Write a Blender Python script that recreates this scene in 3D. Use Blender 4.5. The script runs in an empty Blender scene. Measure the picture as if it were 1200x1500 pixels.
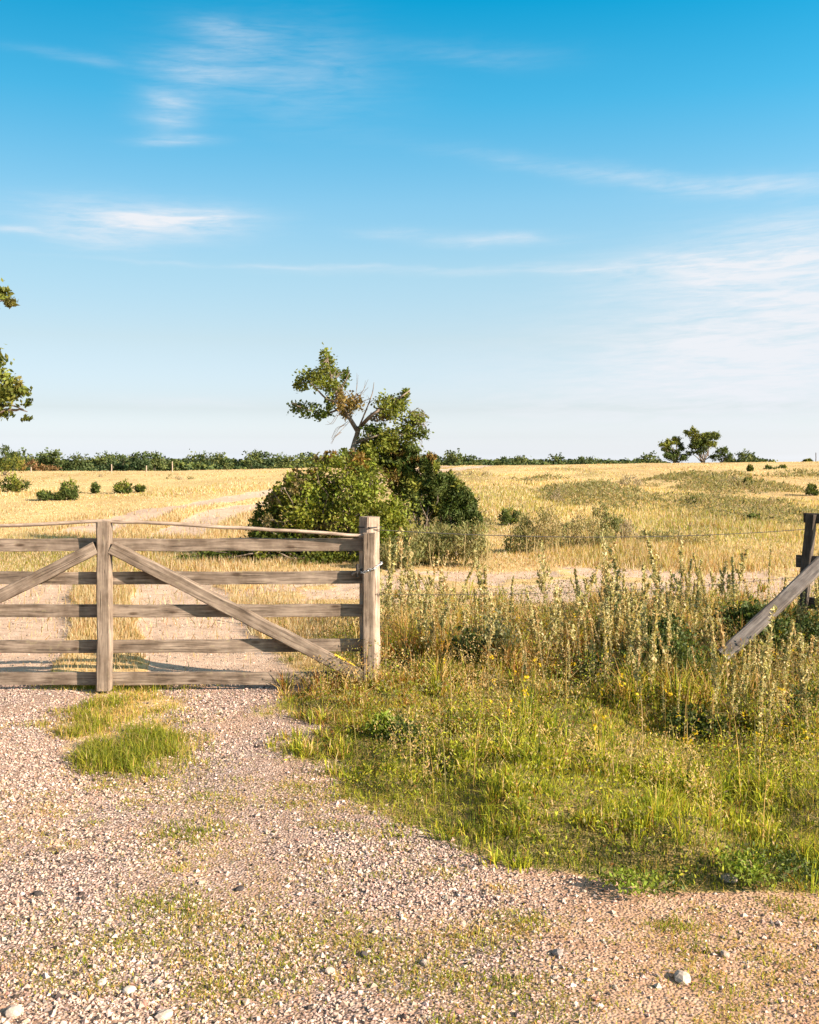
import bpy, math, random
import numpy as np
from mathutils import Vector, Matrix

random.seed(7)
R = np.random.default_rng(7)
sc = bpy.context.scene
COL = sc.collection
F, CX, HY, EYE = 1500.0, 600.0, 670.0, 1.63      # lens in picture widths, horizon row, eye height
EXPO = 1.46
rad = math.radians

# ------------------------------------------------------------------ noise
_tab = np.random.default_rng(3).random((256, 256))
def vnoise(x, y):
    x = np.asarray(x, float); y = np.asarray(y, float)
    xi = np.floor(x).astype(int); yi = np.floor(y).astype(int)
    fx = x - xi; fy = y - yi
    fx = fx*fx*(3-2*fx); fy = fy*fy*(3-2*fy)
    g = lambda i, j: _tab[i & 255, j & 255]
    a = g(xi, yi)*(1-fx) + g(xi+1, yi)*fx
    b = g(xi, yi+1)*(1-fx) + g(xi+1, yi+1)*fx
    return a*(1-fy) + b*fy
def fbm(x, y, o=4):
    s = 0; a = .5; t = 0
    for i in range(o):
        s = s + a*vnoise(x*2**i + 17.3*i, y*2**i + 5.1*i); t += a; a *= .5
    return s/t
def sst(a, b, x):
    t = np.clip((np.asarray(x, float)-a)/(b-a), 0, 1)
    return t*t*(3-2*t)

# ------------------------------------------------------------------ terrain
_cu = (np.array([-900, 0, 250, 430, 650, 800, 950, 1200, 2000])-600)/1500
_cy = np.array([692, 690, 690, 686, 682, 681, 678.5, 676, 676])
def height(x, y):
    x = np.asarray(x, float); y = np.asarray(y, float)
    d = np.maximum(y, 1.0)
    crest = EYE - (np.interp(x/d, _cu, _cy)-HY)/F*90
    z = crest*sst(22, 88, d) - (crest+2.6)*np.clip((d-90)/90, 0, 1)**1.15 - .013*np.maximum(d-185, 0)
    z = z + (fbm(x*.35, y*.35, 3)-.5)*.08*sst(3, 9, d)*sst(80, 50, d)
    z = z + (fbm(x*.55+21, y*.30+4, 3)-.5)*.22*sst(14, 22, d)*sst(100, 70, d)
    z = z + (fbm(x*1.7+9, y*1.7, 3)-.5)*.035
    z = z + (fbm(x*1.9+29, y*1.9+3, 3)-.44)*.20*sst(.1, .7, x-edge_x(y))*sst(3.6, 4.3, y)*sst(12, 9.5, y)
    return z
def gp(px, py):                                   # ground point under a direction (flat ground first, then refined)
    u = (px-CX)/F; v = (py-HY)/F
    d = EYE/max(v, .004)
    for _ in range(12):
        d = .5*d + .5*min((EYE-float(height(u*d, d)))/max(v, .004), 190)
    return u*d, d, float(height(u*d, d))
def pp(px, py, d):
    return Vector(((px-CX)/F*d, d, EYE-(py-HY)/F*d))

# ---- track and verge shapes (metres, x right, y away)
_edge_px = [(420,1015),(455,1060),(480,1110),(530,1170),(575,1205),(650,1228),(720,1248),(790,1280),(870,1296),(960,1306)]
_ed = np.array([EYE/((py-HY)/F) for px, py in _edge_px]); _ex = np.array([(px-CX)/F*d for (px, py), d in zip(_edge_px, _ed)])
_o = np.argsort(_ed); _ed = _ed[_o]; _ex = _ex[_o]
def edge_x(d):
    e = np.interp(d, _ed, _ex)
    return np.where(d < _ed[0], 99.0, e)
def verge(x, y):                                  # 1 inside the grown-over verge by the fence
    x = np.asarray(x, float); y = np.asarray(y, float)
    n = (fbm(x*2.8, y*2.8, 4)-.5)
    inside = sst(-.16, .20, x-edge_x(y)+n*.85)
    far = 1-sst(9.6, 12.0, y+n*2)
    xr = sst(7.2, 7.9, y)
    return inside*far*np.where(y > 7.35, sst(-1.35, -.55, x+n*.8), 1.0)
_pd = np.array([7, 9, 11, 15, 20, 24, 30, 37, 52, 75, 100, 130, 190])
_px = np.array([-2.12, -2.69, -3.3, -4.5, -5.7, -6.2, -6.6, -5.9, -3.2, 2.2, 8.5, 17, 30])
def track(x, y):                                  # 1 on gravel
    x = np.asarray(x, float); y = np.asarray(y, float)
    n = fbm(x*1.6+3, y*1.6, 4)-.5
    c = np.interp(y, _pd, _px); off = np.abs(x-c); wd = 1+.010*np.maximum(y-15, 0)
    rut = sst(.30, .42, off/wd+n*.25)*(1-sst(1.30, 1.62, off/wd+n*.35))
    grow = sst(12.5, 15.5, y)*(1-sst(20.5, 23, y))
    back = rut*(1-.72*grow)
    strip = 1-sst(.22, .44, np.abs(x+1.43+.30*(y-5.3))+n*.35)
    strip = strip*sst(5.15, 5.5, y+n*.4)
    front = (1-verge(x, y))*(1-.62*strip)*(1-sst(-5.0, -6.5, x))
    t = np.where(y < 7.25, front, back)
    sp = sst(.52, .62, fbm(x*3.1+40, y*3.1, 4)+.10*sst(-.2, -1.6, x)*sst(5.8, 4.4, y)+.02)     # sparse worn grass in the gravel
    t = t*(1-.30*sp*(y < 7.4))
    return np.clip(t, 0, 1)
def branch(x, y):                                 # pale worn strip that turns off along the fence
    n = fbm(np.asarray(x)*.8, np.asarray(y)*.8+70, 4)-.5
    return (1-sst(1.3, 2.6, np.abs(y-(13.4-.12*x)+n*2.4)))*sst(-4, -.8, x)
def dirt(x, y):
    n = fbm(np.asarray(x)*1.1+20, np.asarray(y)*1.1, 4)-.5
    return np.maximum(sst(4.45, 3.85, y+n*.8)*sst(.0, .7, x+n*.6), .75*sst(.50, .62, n+.5)*sst(4.6, 3.4, y))
def greenp(x, y):                                 # where the sward is green rather than straw
    g = sst(.50, .72, fbm(np.asarray(x)*.12+4, np.asarray(y)*.07+11, 4))
    u = np.asarray(x)/np.maximum(y, 1)
    g = g*(.28+.55*sst(-.1, .15, u)) + 1.2*np.exp(-((u-.30)/.10)**2-((np.asarray(y)-25)/7.)**2)
    g = g + .8*np.exp(-((u+.36)/.10)**2-((np.asarray(y)-17)/2.6)**2)
    return np.clip(g, 0, 1)

# ------------------------------------------------------------------ object helpers
def tag(o, label=None, cat=None, group=None, kind=None):
    if label: o['label'] = label
    if cat: o['category'] = cat
    if group: o['group'] = group
    if kind: o['kind'] = kind
    return o
def link(name, me, parent=None, mats=()):
    for m in mats: me.materials.append(m)
    o = bpy.data.objects.new(name, me); COL.objects.link(o)
    if parent is not None: o.parent = parent
    return o
def thing(name, loc, label, cat, group=None, rz=0):
    o = bpy.data.objects.new(name, None); COL.objects.link(o)
    o.location = loc; o.rotation_euler = (0, 0, rz); o.empty_display_size = .1
    return tag(o, label, cat, group)
def raw_mesh(name, V, Fc, C=None, smooth=False, mat_idx=None):
    """V (n,3); Fc one int array (m,k) or a list of them; C (n,3) per point colour."""
    if not isinstance(Fc, list): Fc = [Fc]
    me = bpy.data.meshes.new(name)
    V = np.ascontiguousarray(V, np.float32)
    me.vertices.add(len(V)); me.vertices.foreach_set('co', V.ravel())
    loops = np.concatenate([f.ravel() for f in Fc]).astype(np.int32)
    tot = np.concatenate([np.full(len(f), f.shape[1], np.int32) for f in Fc])
    st = np.concatenate([[0], np.cumsum(tot)[:-1]]).astype(np.int32)
    me.loops.add(len(loops)); me.loops.foreach_set('vertex_index', loops)
    me.polygons.add(len(tot)); me.polygons.foreach_set('loop_start', st)
    me.polygons.foreach_set('use_smooth', np.full(len(tot), smooth, bool))
    if mat_idx is not None: me.polygons.foreach_set('material_index', np.asarray(mat_idx, np.int32))
    if C is not None:
        a = me.attributes.new('col', 'FLOAT_COLOR', 'POINT')
        C4 = np.ones((len(V), 4), np.float32); C4[:, :3] = C
        a.data.foreach_set('color', C4.ravel())
    me.update(calc_edges=True); me.validate()
    return me
def norm(a): return a/np.maximum(np.linalg.norm(a, axis=-1, keepdims=True), 1e-9)

class Tubes:                                      # tapered, bent limbs, stems and wires
    def __init__(s, n=6): s.V = []; s.F = []; s.k = 0; s.n = n
    def add(s, pts, r0, r1=None, cap=True):
        P = np.array([tuple(p) for p in pts], float); m = len(P); n = s.n
        r = np.linspace(r0, r0 if r1 is None else r1, m) if np.isscalar(r0) else np.asarray(r0, float)
        T = norm(np.gradient(P, axis=0)); up = np.array([0, 0, 1.]) if abs(T[0][2]) < .9 else np.array([1., 0, 0])
        A = norm(np.cross(T, up)); B = np.cross(T, A)
        th = np.linspace(0, 2*np.pi, n, endpoint=False)
        ring = P[:, None]+r[:, None, None]*(np.cos(th)[None, :, None]*A[:, None]+np.sin(th)[None, :, None]*B[:, None])
        s.V.append(ring.reshape(-1, 3)); k = s.k
        i = np.arange(m-1)[:, None]*n; j = np.arange(n)[None]; jn = (j+1) % n
        s.F.append(np.stack([k+i+j, k+i+jn, k+i+n+jn, k+i+n+j], -1).reshape(-1, 4)); s.k += m*n
        return s
    def mesh(s, name): return raw_mesh(name, np.concatenate(s.V), np.concatenate(s.F), smooth=True)
def bent(a, b, sag=0., wob=.0, n=6):
    a = np.array(tuple(a), float); b = np.array(tuple(b), float); t = np.linspace(0, 1, n)[:, None]
    L = np.linalg.norm(b-a)
    p = a+(b-a)*t; p[:, 2] -= sag*4*(t*(1-t))[:, 0]
    w = R.normal(0, wob*L, (n, 3)); w[0] = w[-1] = 0
    return p+w

# ------------------------------------------------------------------ materials
def new_mat(name):
    m = bpy.data.materials.new(name); m.use_nodes = True; nt = m.node_tree
    return m, nt, nt.nodes, nt.links, nt.nodes['Principled BSDF']
def nd(nt, typ, **kw):
    n = nt.nodes.new(typ)
    for k, v in kw.items():
        if k.startswith('i_'): n.inputs[int(k[2:])].default_value = v
        else: setattr(n, k, v)
    return n
def ramp(nt, stops, fac=None, interp='LINEAR'):
    r = nt.nodes.new('ShaderNodeValToRGB'); e = r.color_ramp.elements; r.color_ramp.interpolation = interp
    while len(e) < len(stops): e.new(.5)
    for el, (p, c) in zip(e, stops): el.position = p; el.color = (*c, 1)
    if fac is not None: nt.links.new(fac, r.inputs[0])
    return r
def noise(nt, vec, scale, detail=4, rough=.6, dist=0.):
    n = nt.nodes.new('ShaderNodeTexNoise'); n.inputs['Scale'].default_value = scale
    n.inputs['Detail'].default_value = detail; n.inputs['Roughness'].default_value = rough; n.inputs['Distortion'].default_value = dist
    if vec is not None: nt.links.new(vec, n.inputs['Vector'])
    return n
def mixc(nt, fac, a, b, mode='MIX'):
    m = nt.nodes.new('ShaderNodeMix'); m.data_type = 'RGBA'; m.blend_type = mode
    for s, v in ((0, fac), (6, a), (7, b)):
        if hasattr(v, 'is_linked'): nt.links.new(v, m.inputs[s])
        elif s == 0: m.inputs[0].default_value = v
        else: m.inputs[s].default_value = (*v, 1)
    return m.outputs[2]
def mth(nt, op, a, b=None, c=None, clamp=False):
    m = nt.nodes.new('ShaderNodeMath'); m.operation = op; m.use_clamp = clamp
    for i, v in enumerate((a, b, c)):
        if v is None: continue
        if hasattr(v, 'is_linked'): nt.links.new(v, m.inputs[i])
        else: m.inputs[i].default_value = v
    return m.outputs[0]

def leaf_material(name, trans=.35, rough=.55, spec=.25):
    m, nt, N, L, b = new_mat(name)
    at = nd(nt, 'ShaderNodeAttribute', attribute_name='col')
    L.new(at.outputs['Color'], b.inputs['Base Color'])
    b.inputs['Roughness'].default_value = rough; b.inputs['Specular IOR Level'].default_value = spec
    t = nd(nt, 'ShaderNodeBsdfTranslucent'); L.new(mixc(nt, 1., at.outputs['Color'], (1.15, 1.1, .65), 'MULTIPLY'), t.inputs['Color'])
    mx = nd(nt, 'ShaderNodeMixShader'); mx.inputs[0].default_value = trans
    L.new(b.outputs[0], mx.inputs[1]); L.new(t.outputs[0], mx.inputs[2]); L.new(mx.outputs[0], N['Material Output'].inputs[0])
    return m
def wood_material(name, dark, mid, light, lichen=.35, rough=.85):
    m, nt, N, L, b = new_mat(name)
    tc = nd(nt, 'ShaderNodeTexCoord'); oi = nd(nt, 'ShaderNodeObjectInfo')
    add = nd(nt, 'ShaderNodeVectorMath', operation='MULTIPLY_ADD'); L.new(oi.outputs['Random'], add.inputs[0])
    add.inputs[1].default_value = (31, 17, 23); L.new(tc.outputs['Object'], add.inputs[2])
    mp = nd(nt, 'ShaderNodeMapping'); mp.inputs['Scale'].default_value = (2.2, 34, 34); L.new(add.outputs[0], mp.inputs[0])
    g = noise(nt, mp.outputs[0], 1.6, 6, .65, .6)
    r = ramp(nt, [(.30, dark), (.45, mid), (.70, light)], g.outputs[0])
    blot = noise(nt, add.outputs[0], 6, 4, .6)
    rb = ramp(nt, [(.35, (.62, .58, .54)), (.62, (1.1, 1.08, 1.05))], blot.outputs[0])
    c = mixc(nt, 1., r.outputs[0], rb.outputs[0], 'MULTIPLY')
    mp2 = nd(nt, 'ShaderNodeMapping'); mp2.inputs['Scale'].default_value = (1.2, 70, 70); L.new(add.outputs[0], mp2.inputs[0])
    cr = noise(nt, mp2.outputs[0], 1.4, 3, .5, .3)
    crk = ramp(nt, [(.30, (.18, .16, .15)), (.37, (1, 1, 1))], cr.outputs[0])
    c = mixc(nt, .85, c, crk.outputs[0], 'MULTIPLY')
    kn = nd(nt, 'ShaderNodeTexVoronoi'); kn.inputs['Scale'].default_value = 1.0
    mp3 = nd(nt, 'ShaderNodeMapping'); mp3.inputs['Scale'].default_value = (3.4, 11, 11); L.new(add.outputs[0], mp3.inputs[0]); L.new(mp3.outputs[0], kn.inputs['Vector'])
    rk = ramp(nt, [(.07, (.30, .24, .20)), (.16, (1, 1, 1))], kn.outputs['Distance'])
    c = mixc(nt, .8, c, rk.outputs[0], 'MULTIPLY')
    li = noise(nt, add.outputs[0], 24, 5, .7)
    rl = ramp(nt, [(.60, (0, 0, 0)), (.70, (lichen,)*3)], li.outputs[0])
    c = mixc(nt, rl.outputs[0], c, (.30, .27, .13))
    L.new(c, b.inputs['Base Color']); b.inputs['Roughness'].default_value = rough; b.inputs['Specular IOR Level'].default_value = .2
    h = mth(nt, 'MULTIPLY_ADD', g.outputs[0], .6, crk.outputs[0])
    bp = nd(nt, 'ShaderNodeBump'); bp.inputs['Strength'].default_value = .55; bp.inputs['Distance'].default_value = .004
    L.new(h, bp.inputs['Height']); L.new(bp.outputs[0], b.inputs['Normal'])
    return m
def plain_material(name, c0, c1, scale=8, rough=.7, metal=0., bump=.0):
    m, nt, N, L, b = new_mat(name)
    tc = nd(nt, 'ShaderNodeTexCoord')
    n = noise(nt, tc.outputs['Object'], scale, 5, .65)
    r = ramp(nt, [(.32, c0), (.68, c1)], n.outputs[0]); L.new(r.outputs[0], b.inputs['Base Color'])
    b.inputs['Roughness'].default_value = rough; b.inputs['Metallic'].default_value = metal
    if bump:
        bp = nd(nt, 'ShaderNodeBump'); bp.inputs['Strength'].default_value = bump; bp.inputs['Distance'].default_value = .01
        L.new(n.outputs[0], bp.inputs['Height']); L.new(bp.outputs[0], b.inputs['Normal'])
    return m
def ground_material():
    m, nt, N, L, b = new_mat('ground_soil')
    geo = nd(nt, 'ShaderNodeNewGeometry'); P = geo.outputs['Position']
    at = nd(nt, 'ShaderNodeAttribute', attribute_name='mask'); sp = nd(nt, 'ShaderNodeSeparateColor'); L.new(at.outputs['Color'], sp.inputs[0])
    trk, drt, grn = sp.outputs
    v = nd(nt, 'ShaderNodeTexVoronoi'); v.inputs['Scale'].default_value = 85; L.new(P, v.inputs['Vector'])
    sc_ = nd(nt, 'ShaderNodeSeparateColor'); L.new(v.outputs['Color'], sc_.inputs[0])
    rs = ramp(nt, [(0, (.19, .145, .125)), (.3, (.42, .315, .27)), (.6, (.57, .44, .38)), (.85, (.66, .54, .48)), (1, (.32, .27, .255))], sc_.outputs[0])
    gap = ramp(nt, [(.28, (1, 1, 1)), (.70, (.34, .27, .24))], v.outputs['Distance'])
    stones = mixc(nt, .8, rs.outputs[0], gap.outputs[0], 'MULTIPLY')
    nb = noise(nt, P, 1.3, 5, .6)
    soil = ramp(nt, [(.3, (.27, .155, .095)), (.5, (.43, .275, .185)), (.7, (.53, .365, .265))], noise(nt, P, 9, 6, .7).outputs[0])
    patch = ramp(nt, [(.42, (0, 0, 0)), (.60, (1, 1, 1))], nb.outputs[0])
    gravel = mixc(nt, mth(nt, 'MULTIPLY', patch.outputs[0], .55), stones, soil.outputs[0])
    gravel = mixc(nt, mth(nt, 'MULTIPLY', drt, .9), gravel, soil.outputs[0])
    cp = nd(nt, 'ShaderNodeAttribute', attribute_name='compacted')
    dust = ramp(nt, [(.3, (.43, .30, .215)), (.5, (.585, .435, .325)), (.72, (.69, .545, .44))], noise(nt, P, 7, 7, .72).outputs[0])
    gravel = mixc(nt, mth(nt, 'MULTIPLY', cp.outputs['Fac'], .8), gravel, dust.outputs[0])
    # dry sward
    n1 = noise(nt, P, .35, 6, .6); n2 = noise(nt, P, 5.5, 6, .7)
    mp = nd(nt, 'ShaderNodeMapping'); mp.inputs['Scale'].default_value = (.10, .035, 1); L.new(P, mp.inputs[0]); n3 = noise(nt, mp.outputs[0], 1, 6, .62)
    straw = ramp(nt, [(.28, (.44, .28, .11)), (.45, (.58, .41, .19)), (.62, (.67, .51, .28)), (.8, (.74, .60, .38))], n2.outputs[0])
    tone = ramp(nt, [(.30, (.62, .56, .46)), (.5, (.95, .95, .95)), (.7, (1.12, 1.1, 1.08))], n3.outputs[0])
    straw = mixc(nt, .8, straw.outputs[0], tone.outputs[0], 'MULTIPLY')
    gr = ramp(nt, [(.3, (.045, .042, .016)), (.5, (.11, .10, .03)), (.72, (.24, .19, .06))], noise(nt, P, 22, 6, .75).outputs[0])
    gm = mth(nt, 'MULTIPLY', mth(nt, 'ADD', grn, mth(nt, 'MULTIPLY_ADD', n1.outputs[0], .8, -.46)), .85, clamp=True)
    sward = mixc(nt, gm, straw, gr.outputs[0])
    mk = mth(nt, 'ADD', trk, mth(nt, 'MULTIPLY_ADD', n2.outputs[0], .5, -.25), clamp=True)
    rm = ramp(nt, [(.35, (0, 0, 0)), (.62, (1, 1, 1))], mk)
    c = mixc(nt, rm.outputs[0], sward, gravel)
    L.new(c, b.inputs['Base Color']); b.inputs['Roughness'].default_value = .95; b.inputs['Specular IOR Level'].default_value = .1
    hh = mth(nt, 'MULTIPLY_ADD', mth(nt, 'SUBTRACT', 1., v.outputs['Distance']), .5, n2.outputs[0])
    bp = nd(nt, 'ShaderNodeBump'); bp.inputs['Strength'].default_value = .8; bp.inputs['Distance'].default_value = .014
    L.new(hh, bp.inputs['Height']); L.new(bp.outputs[0], b.inputs['Normal'])
    return m
def attr_material(name, rough=.85, nscale=90):
    m, nt, N, L, b = new_mat(name)
    at = nd(nt, 'ShaderNodeAttribute', attribute_name='col'); tc = nd(nt, 'ShaderNodeNewGeometry')
    n = noise(nt, tc.outputs['Position'], nscale, 4, .7)
    r = ramp(nt, [(.3, (.72, .70, .68)), (.7, (1.12, 1.1, 1.08))], n.outputs[0])
    L.new(mixc(nt, 1., at.outputs['Color'], r.outputs[0], 'MULTIPLY'), b.inputs['Base Color'])
    b.inputs['Roughness'].default_value = rough; b.inputs['Specular IOR Level'].default_value = .25
    bp = nd(nt, 'ShaderNodeBump'); bp.inputs['Strength'].default_value = .4; bp.inputs['Distance'].default_value = .004
    L.new(n.outputs[0], bp.inputs['Height']); L.new(bp.outputs[0], b.inputs['Normal'])
    return m

M_leaf = leaf_material('leaf_green', .38)
M_grass = leaf_material('grass_blade', .50, .6, .2)
M_needle = leaf_material('needle_green', .2, .6, .2)
M_wood = wood_material('weathered_wood', (.070, .056, .047), (.195, .155, .126), (.36, .295, .245))
M_post = wood_material('post_wood', (.15, .115, .095), (.32, .255, .21), (.52, .43, .365), .15)
M_old = wood_material('old_wood_shade_dark', (.03, .025, .023), (.07, .058, .052), (.14, .118, .107), .15)  # very dark tone stands in for shade on the old fence
M_grey = wood_material('silver_grey_wood', (.07, .065, .067), (.155, .142, .142), (.29, .265, .255), .12)
M_bark = plain_material('bark', (.085, .065, .05), (.24, .19, .15), 14, .9, 0, .5)
M_pale = plain_material('pale_bark', (.22, .17, .13), (.46, .37, .29), 20, .9, 0, .4)
M_stem = plain_material('dry_stem', (.22, .17, .075), (.42, .33, .16), 30, .85)
M_steel = plain_material('galvanised_steel', (.42, .43, .45), (.72, .73, .75), 60, .42, .85)
M_rust = plain_material('dark_iron', (.02, .02, .023), (.07, .06, .055), 50, .6, .4)
M_strap = plain_material('black_rubber', (.010, .010, .012), (.03, .03, .032), 40, .55)
M_lichen = plain_material('yellow_lichen', (.50, .32, .02), (.72, .50, .06), 90, .95, 0, .6)
M_ground = ground_material()
M_stone = attr_material('stone')

# ------------------------------------------------------------------ ground: one sheet out to the horizon, split along the track's edge
def axis(parts):
    return np.unique(np.concatenate([np.linspace(a, b, n) for a, b, n in parts]).round(4))
gx = axis([(-3000, -400, 14), (-400, -80, 24), (-80, -20, 50), (-20, -6, 60), (-6, 6, 241), (6, 20, 60), (20, 80, 50), (80, 400, 24), (400, 3000, 14)])
gy = axis([(-400, -20, 14), (-20, 1, 30), (1, 9, 180), (9, 18, 120), (18, 45, 120), (45, 120, 110), (120, 260, 60), (260, 600, 20), (600, 5000, 20)])
X, Y = np.meshgrid(gx, gy)
X = X.ravel(); Y = Y.ravel(); Z = height(X, Y)
T = track(X, Y); B_ = branch(X, Y)*(Y > 7.6); D_ = dirt(X, Y)
T = np.maximum(T, B_*sst(.34, .54, fbm(X*1.3, Y*1.3+31, 4)+.10*sst(1, 4, X)))
G_ = greenp(X, Y); V_ = verge(X, Y)
G_ = np.maximum(np.maximum(G_*(1-.8*B_), V_*.85), sst(150, 190, Y))
# dip under the rut tracks
Z = Z - .025*T*(Y > 7.3)
nx, ny = len(gx), len(gy)
i = (np.arange(ny-1)[:, None]*nx+np.arange(nx-1)[None]).ravel()
quads = np.stack([i, i+1, i+nx+1, i+nx], 1)
ontrk = (T[quads].mean(1) > .5) & (Y[quads].mean(1) < 125)
mask = np.stack([T, D_, G_], 1); PALE_ = sst(7.1, 8.2, Y)
for nm, sel in (('grass_field_ground', ~ontrk), ('gravel_track', ontrk)):
    q = quads[sel]; used, inv = np.unique(q, return_inverse=True)
    me = raw_mesh(nm, np.stack([X, Y, Z], 1)[used], inv.reshape(-1, 4), smooth=True)
    a = me.attributes.new('mask', 'FLOAT_COLOR', 'POINT'); c4 = np.ones((len(used), 4), np.float32); c4[:, :3] = mask[used]
    a.data.foreach_set('color', c4.ravel())
    a = me.attributes.new('compacted', 'FLOAT', 'POINT'); a.data.foreach_set('value', PALE_[used].astype(np.float32))
    tag(link(nm, me, mats=[M_ground]), kind='structure')

# ------------------------------------------------------------------ grass
GREEN_B = np.array([.52, .53, .055]); GREEN_M = np.array([.20, .25, .026]); GREEN_D = np.array([.04, .065, .012])
STRAW = np.array([.60, .405, .145]); PALE = np.array([.70, .53, .27]); RUST = np.array([.36, .17, .05]); OLIVE = np.array([.33, .29, .075])
def blades(name, x, y, h, w, col, lean=.35, mat=None, label=None, z=None, kinked=True, dirn=None):
    n = len(x); z = height(x, y) if z is None else z
    base = np.stack([x, y, z-.01], 1)
    az = R.uniform(0, 2*np.pi, n); side = np.stack([np.cos(az), np.sin(az), np.zeros(n)], 1)
    la = R.uniform(0, 2*np.pi, n) if dirn is None else dirn+R.normal(0, .5, n); lm = np.abs(R.normal(0, lean, n))
    ln = np.stack([np.cos(la)*lm, np.sin(la)*lm, np.zeros(n)], 1)
    up = np.array([0, 0, 1.])
    h = h[:, None]; w = np.broadcast_to(np.asarray(w), (n,))[:, None]
    mid = base+h*(.55*up+.30*ln); tip = base+h*((1-.25*np.minimum(lm, 1.2)[:, None])*up+1.0*ln)
    if kinked:
        V = np.stack([base-side*w*.5, base+side*w*.5, mid-side*w*.42, mid+side*w*.42, tip], 1).reshape(-1, 3)
        k = np.arange(n)[:, None]*5
        Fc = np.concatenate([k+np.array([[0, 1, 3]]), k+np.array([[0, 3, 2]]), k+np.array([[2, 3, 4]])])
        C = np.repeat(col, 5, 0)
    else:
        V = np.stack([base-side*w*.5, base+side*w*.5, tip], 1).reshape(-1, 3)
        Fc = np.arange(n*3).reshape(-1, 3); C = np.repeat(col, 3, 0)
    o = link(name, raw_mesh(name, V, Fc, C), mats=[mat or M_grass])
    return tag(o, label=label, kind='stuff')
def tufted(n, x0, x1, y0, y1, prob, per=20, spread=.028):
    cx = R.uniform(x0, x1, n); cy = R.uniform(y0, y1, n); k_ = R.random(n) < prob(cx, cy)
    cx = cx[k_]; cy = cy[k_]; m = R.integers(per//2, per*3//2, len(cx)); idx = np.repeat(np.arange(len(cx)), m)
    a = R.uniform(0, 2*np.pi, len(idx)); r = np.abs(R.normal(0, spread, len(idx)))
    return cx[idx]+np.cos(a)*r, cy[idx]+np.sin(a)*r, idx, a, R.uniform(.6, 1.4, len(cx))[idx], R.random(len(cx))[idx]
def pick(n, pal, p):
    p = np.asarray(p, float)
    if p.ndim == 1: p = np.broadcast_to(p, (n, len(pal)))
    c = np.cumsum(p/p.sum(1, keepdims=True), 1); r = R.random(n)[:, None]
    k = np.minimum((r > c).sum(1), len(pal)-1)
    return np.array(pal)[k]*R.uniform(.78, 1.22, (n, 1))*R.uniform(.93, 1.07, (n, 3))

def leaf_quads(P, size, wid, col, updir=None, bias=0., outw=None):
    n = len(P)
    t = R.normal(0, 1, (n, 3))
    if updir is not None: t = norm(t)*(1-bias)+np.asarray(updir)*bias
    if outw is not None: t = t+outw
    t = norm(t); b = norm(np.cross(t, R.normal(0, 1, (n, 3))))
    nrm_ = np.cross(t, b)
    L_ = (size*R.uniform(.6, 1.4, n))[:, None]; W_ = L_*wid
    V = np.stack([P-t*L_*.5, P+b*W_*.5+nrm_*L_*.06, P+t*L_*.5, P-b*W_*.5+nrm_*L_*.06], 1).reshape(-1, 3)
    return V, np.arange(n*4).reshape(-1, 4), np.repeat(col, 4, 0)
# lush verge by the fence
x, y, idx, dirn, th_, tr_ = tufted(17000, -1.6, 8.0, 3.5, 12.5, lambda a, b: verge(a, b)*(a < .58*b+.9)*np.clip(.3+.7*(7.5/b)**2, 0, 1)*(.10+.90*sst(.40, .52, fbm(a*2.6, b*2.6, 3))), 26, .035)
n = len(x)
cl = fbm(x*.9+50, y*.9, 3); cl2 = fbm(x*1.8+80, y*1.8, 3)
near = sst(7.4, 4.6, y)
into = np.clip(x-edge_x(y), 0, 3)
pg = np.stack([(.75*near+.16)*(.3+1.4*tr_), .30+.25*near*sst(.35, .6, cl2), .30*sst(.62, .40, cl)*(tr_ < .5)+.03, (.13+.50*(1-near))*(.2+1.6*(tr_ > .5)), (.10+.18*(1-near))*(.3+1.4*(tr_ > .6)), .10*(1-near)+.34*sst(.48, .62, cl)*(1-.75*near), .16*np.ones(n)], 1)
col = pick(n, [GREEN_B, GREEN_M, GREEN_D, STRAW, PALE, RUST, OLIVE], pg)
h = (.04+.15*sst(.42, .62, cl2))*(1-.30*near)*(.5+.5*sst(0, .9, into))*th_*R.uniform(.55, 1.3, n)*(1+.25*(1-near))
blades('verge_grass', x, y, h, .0052+.0007*(y-4), col, .75, dirn=dirn, label='tall mixed green and straw grass growing on the verge beside the gravel')
n = 300000
x = R.uniform(-1.4, 6.5, n); y = R.uniform(3.5, 9.5, n); keep = (R.random(n) < verge(x, y)*np.clip((5.2/y)**2, 0, 1)) & (x < .5*y+.6)
x = x[keep]; y = y[keep]; n = len(x); tn = fbm(x*1.9+70, y*1.9+4, 3)
col = pick(n, [GREEN_B*.8, GREEN_M, GREEN_D, STRAW*.9, OLIVE*.7], np.stack([.28+.6*sst(.48, .60, tn), .35*np.ones(n), .08+.8*sst(.53, .43, tn), .14*np.ones(n), .2*np.ones(n)], 1))
blades('verge_turf', x, y, R.uniform(.02, .075, n), .0058, col, .9, kinked=False, label='short thick turf under the taller verge grass')
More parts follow.
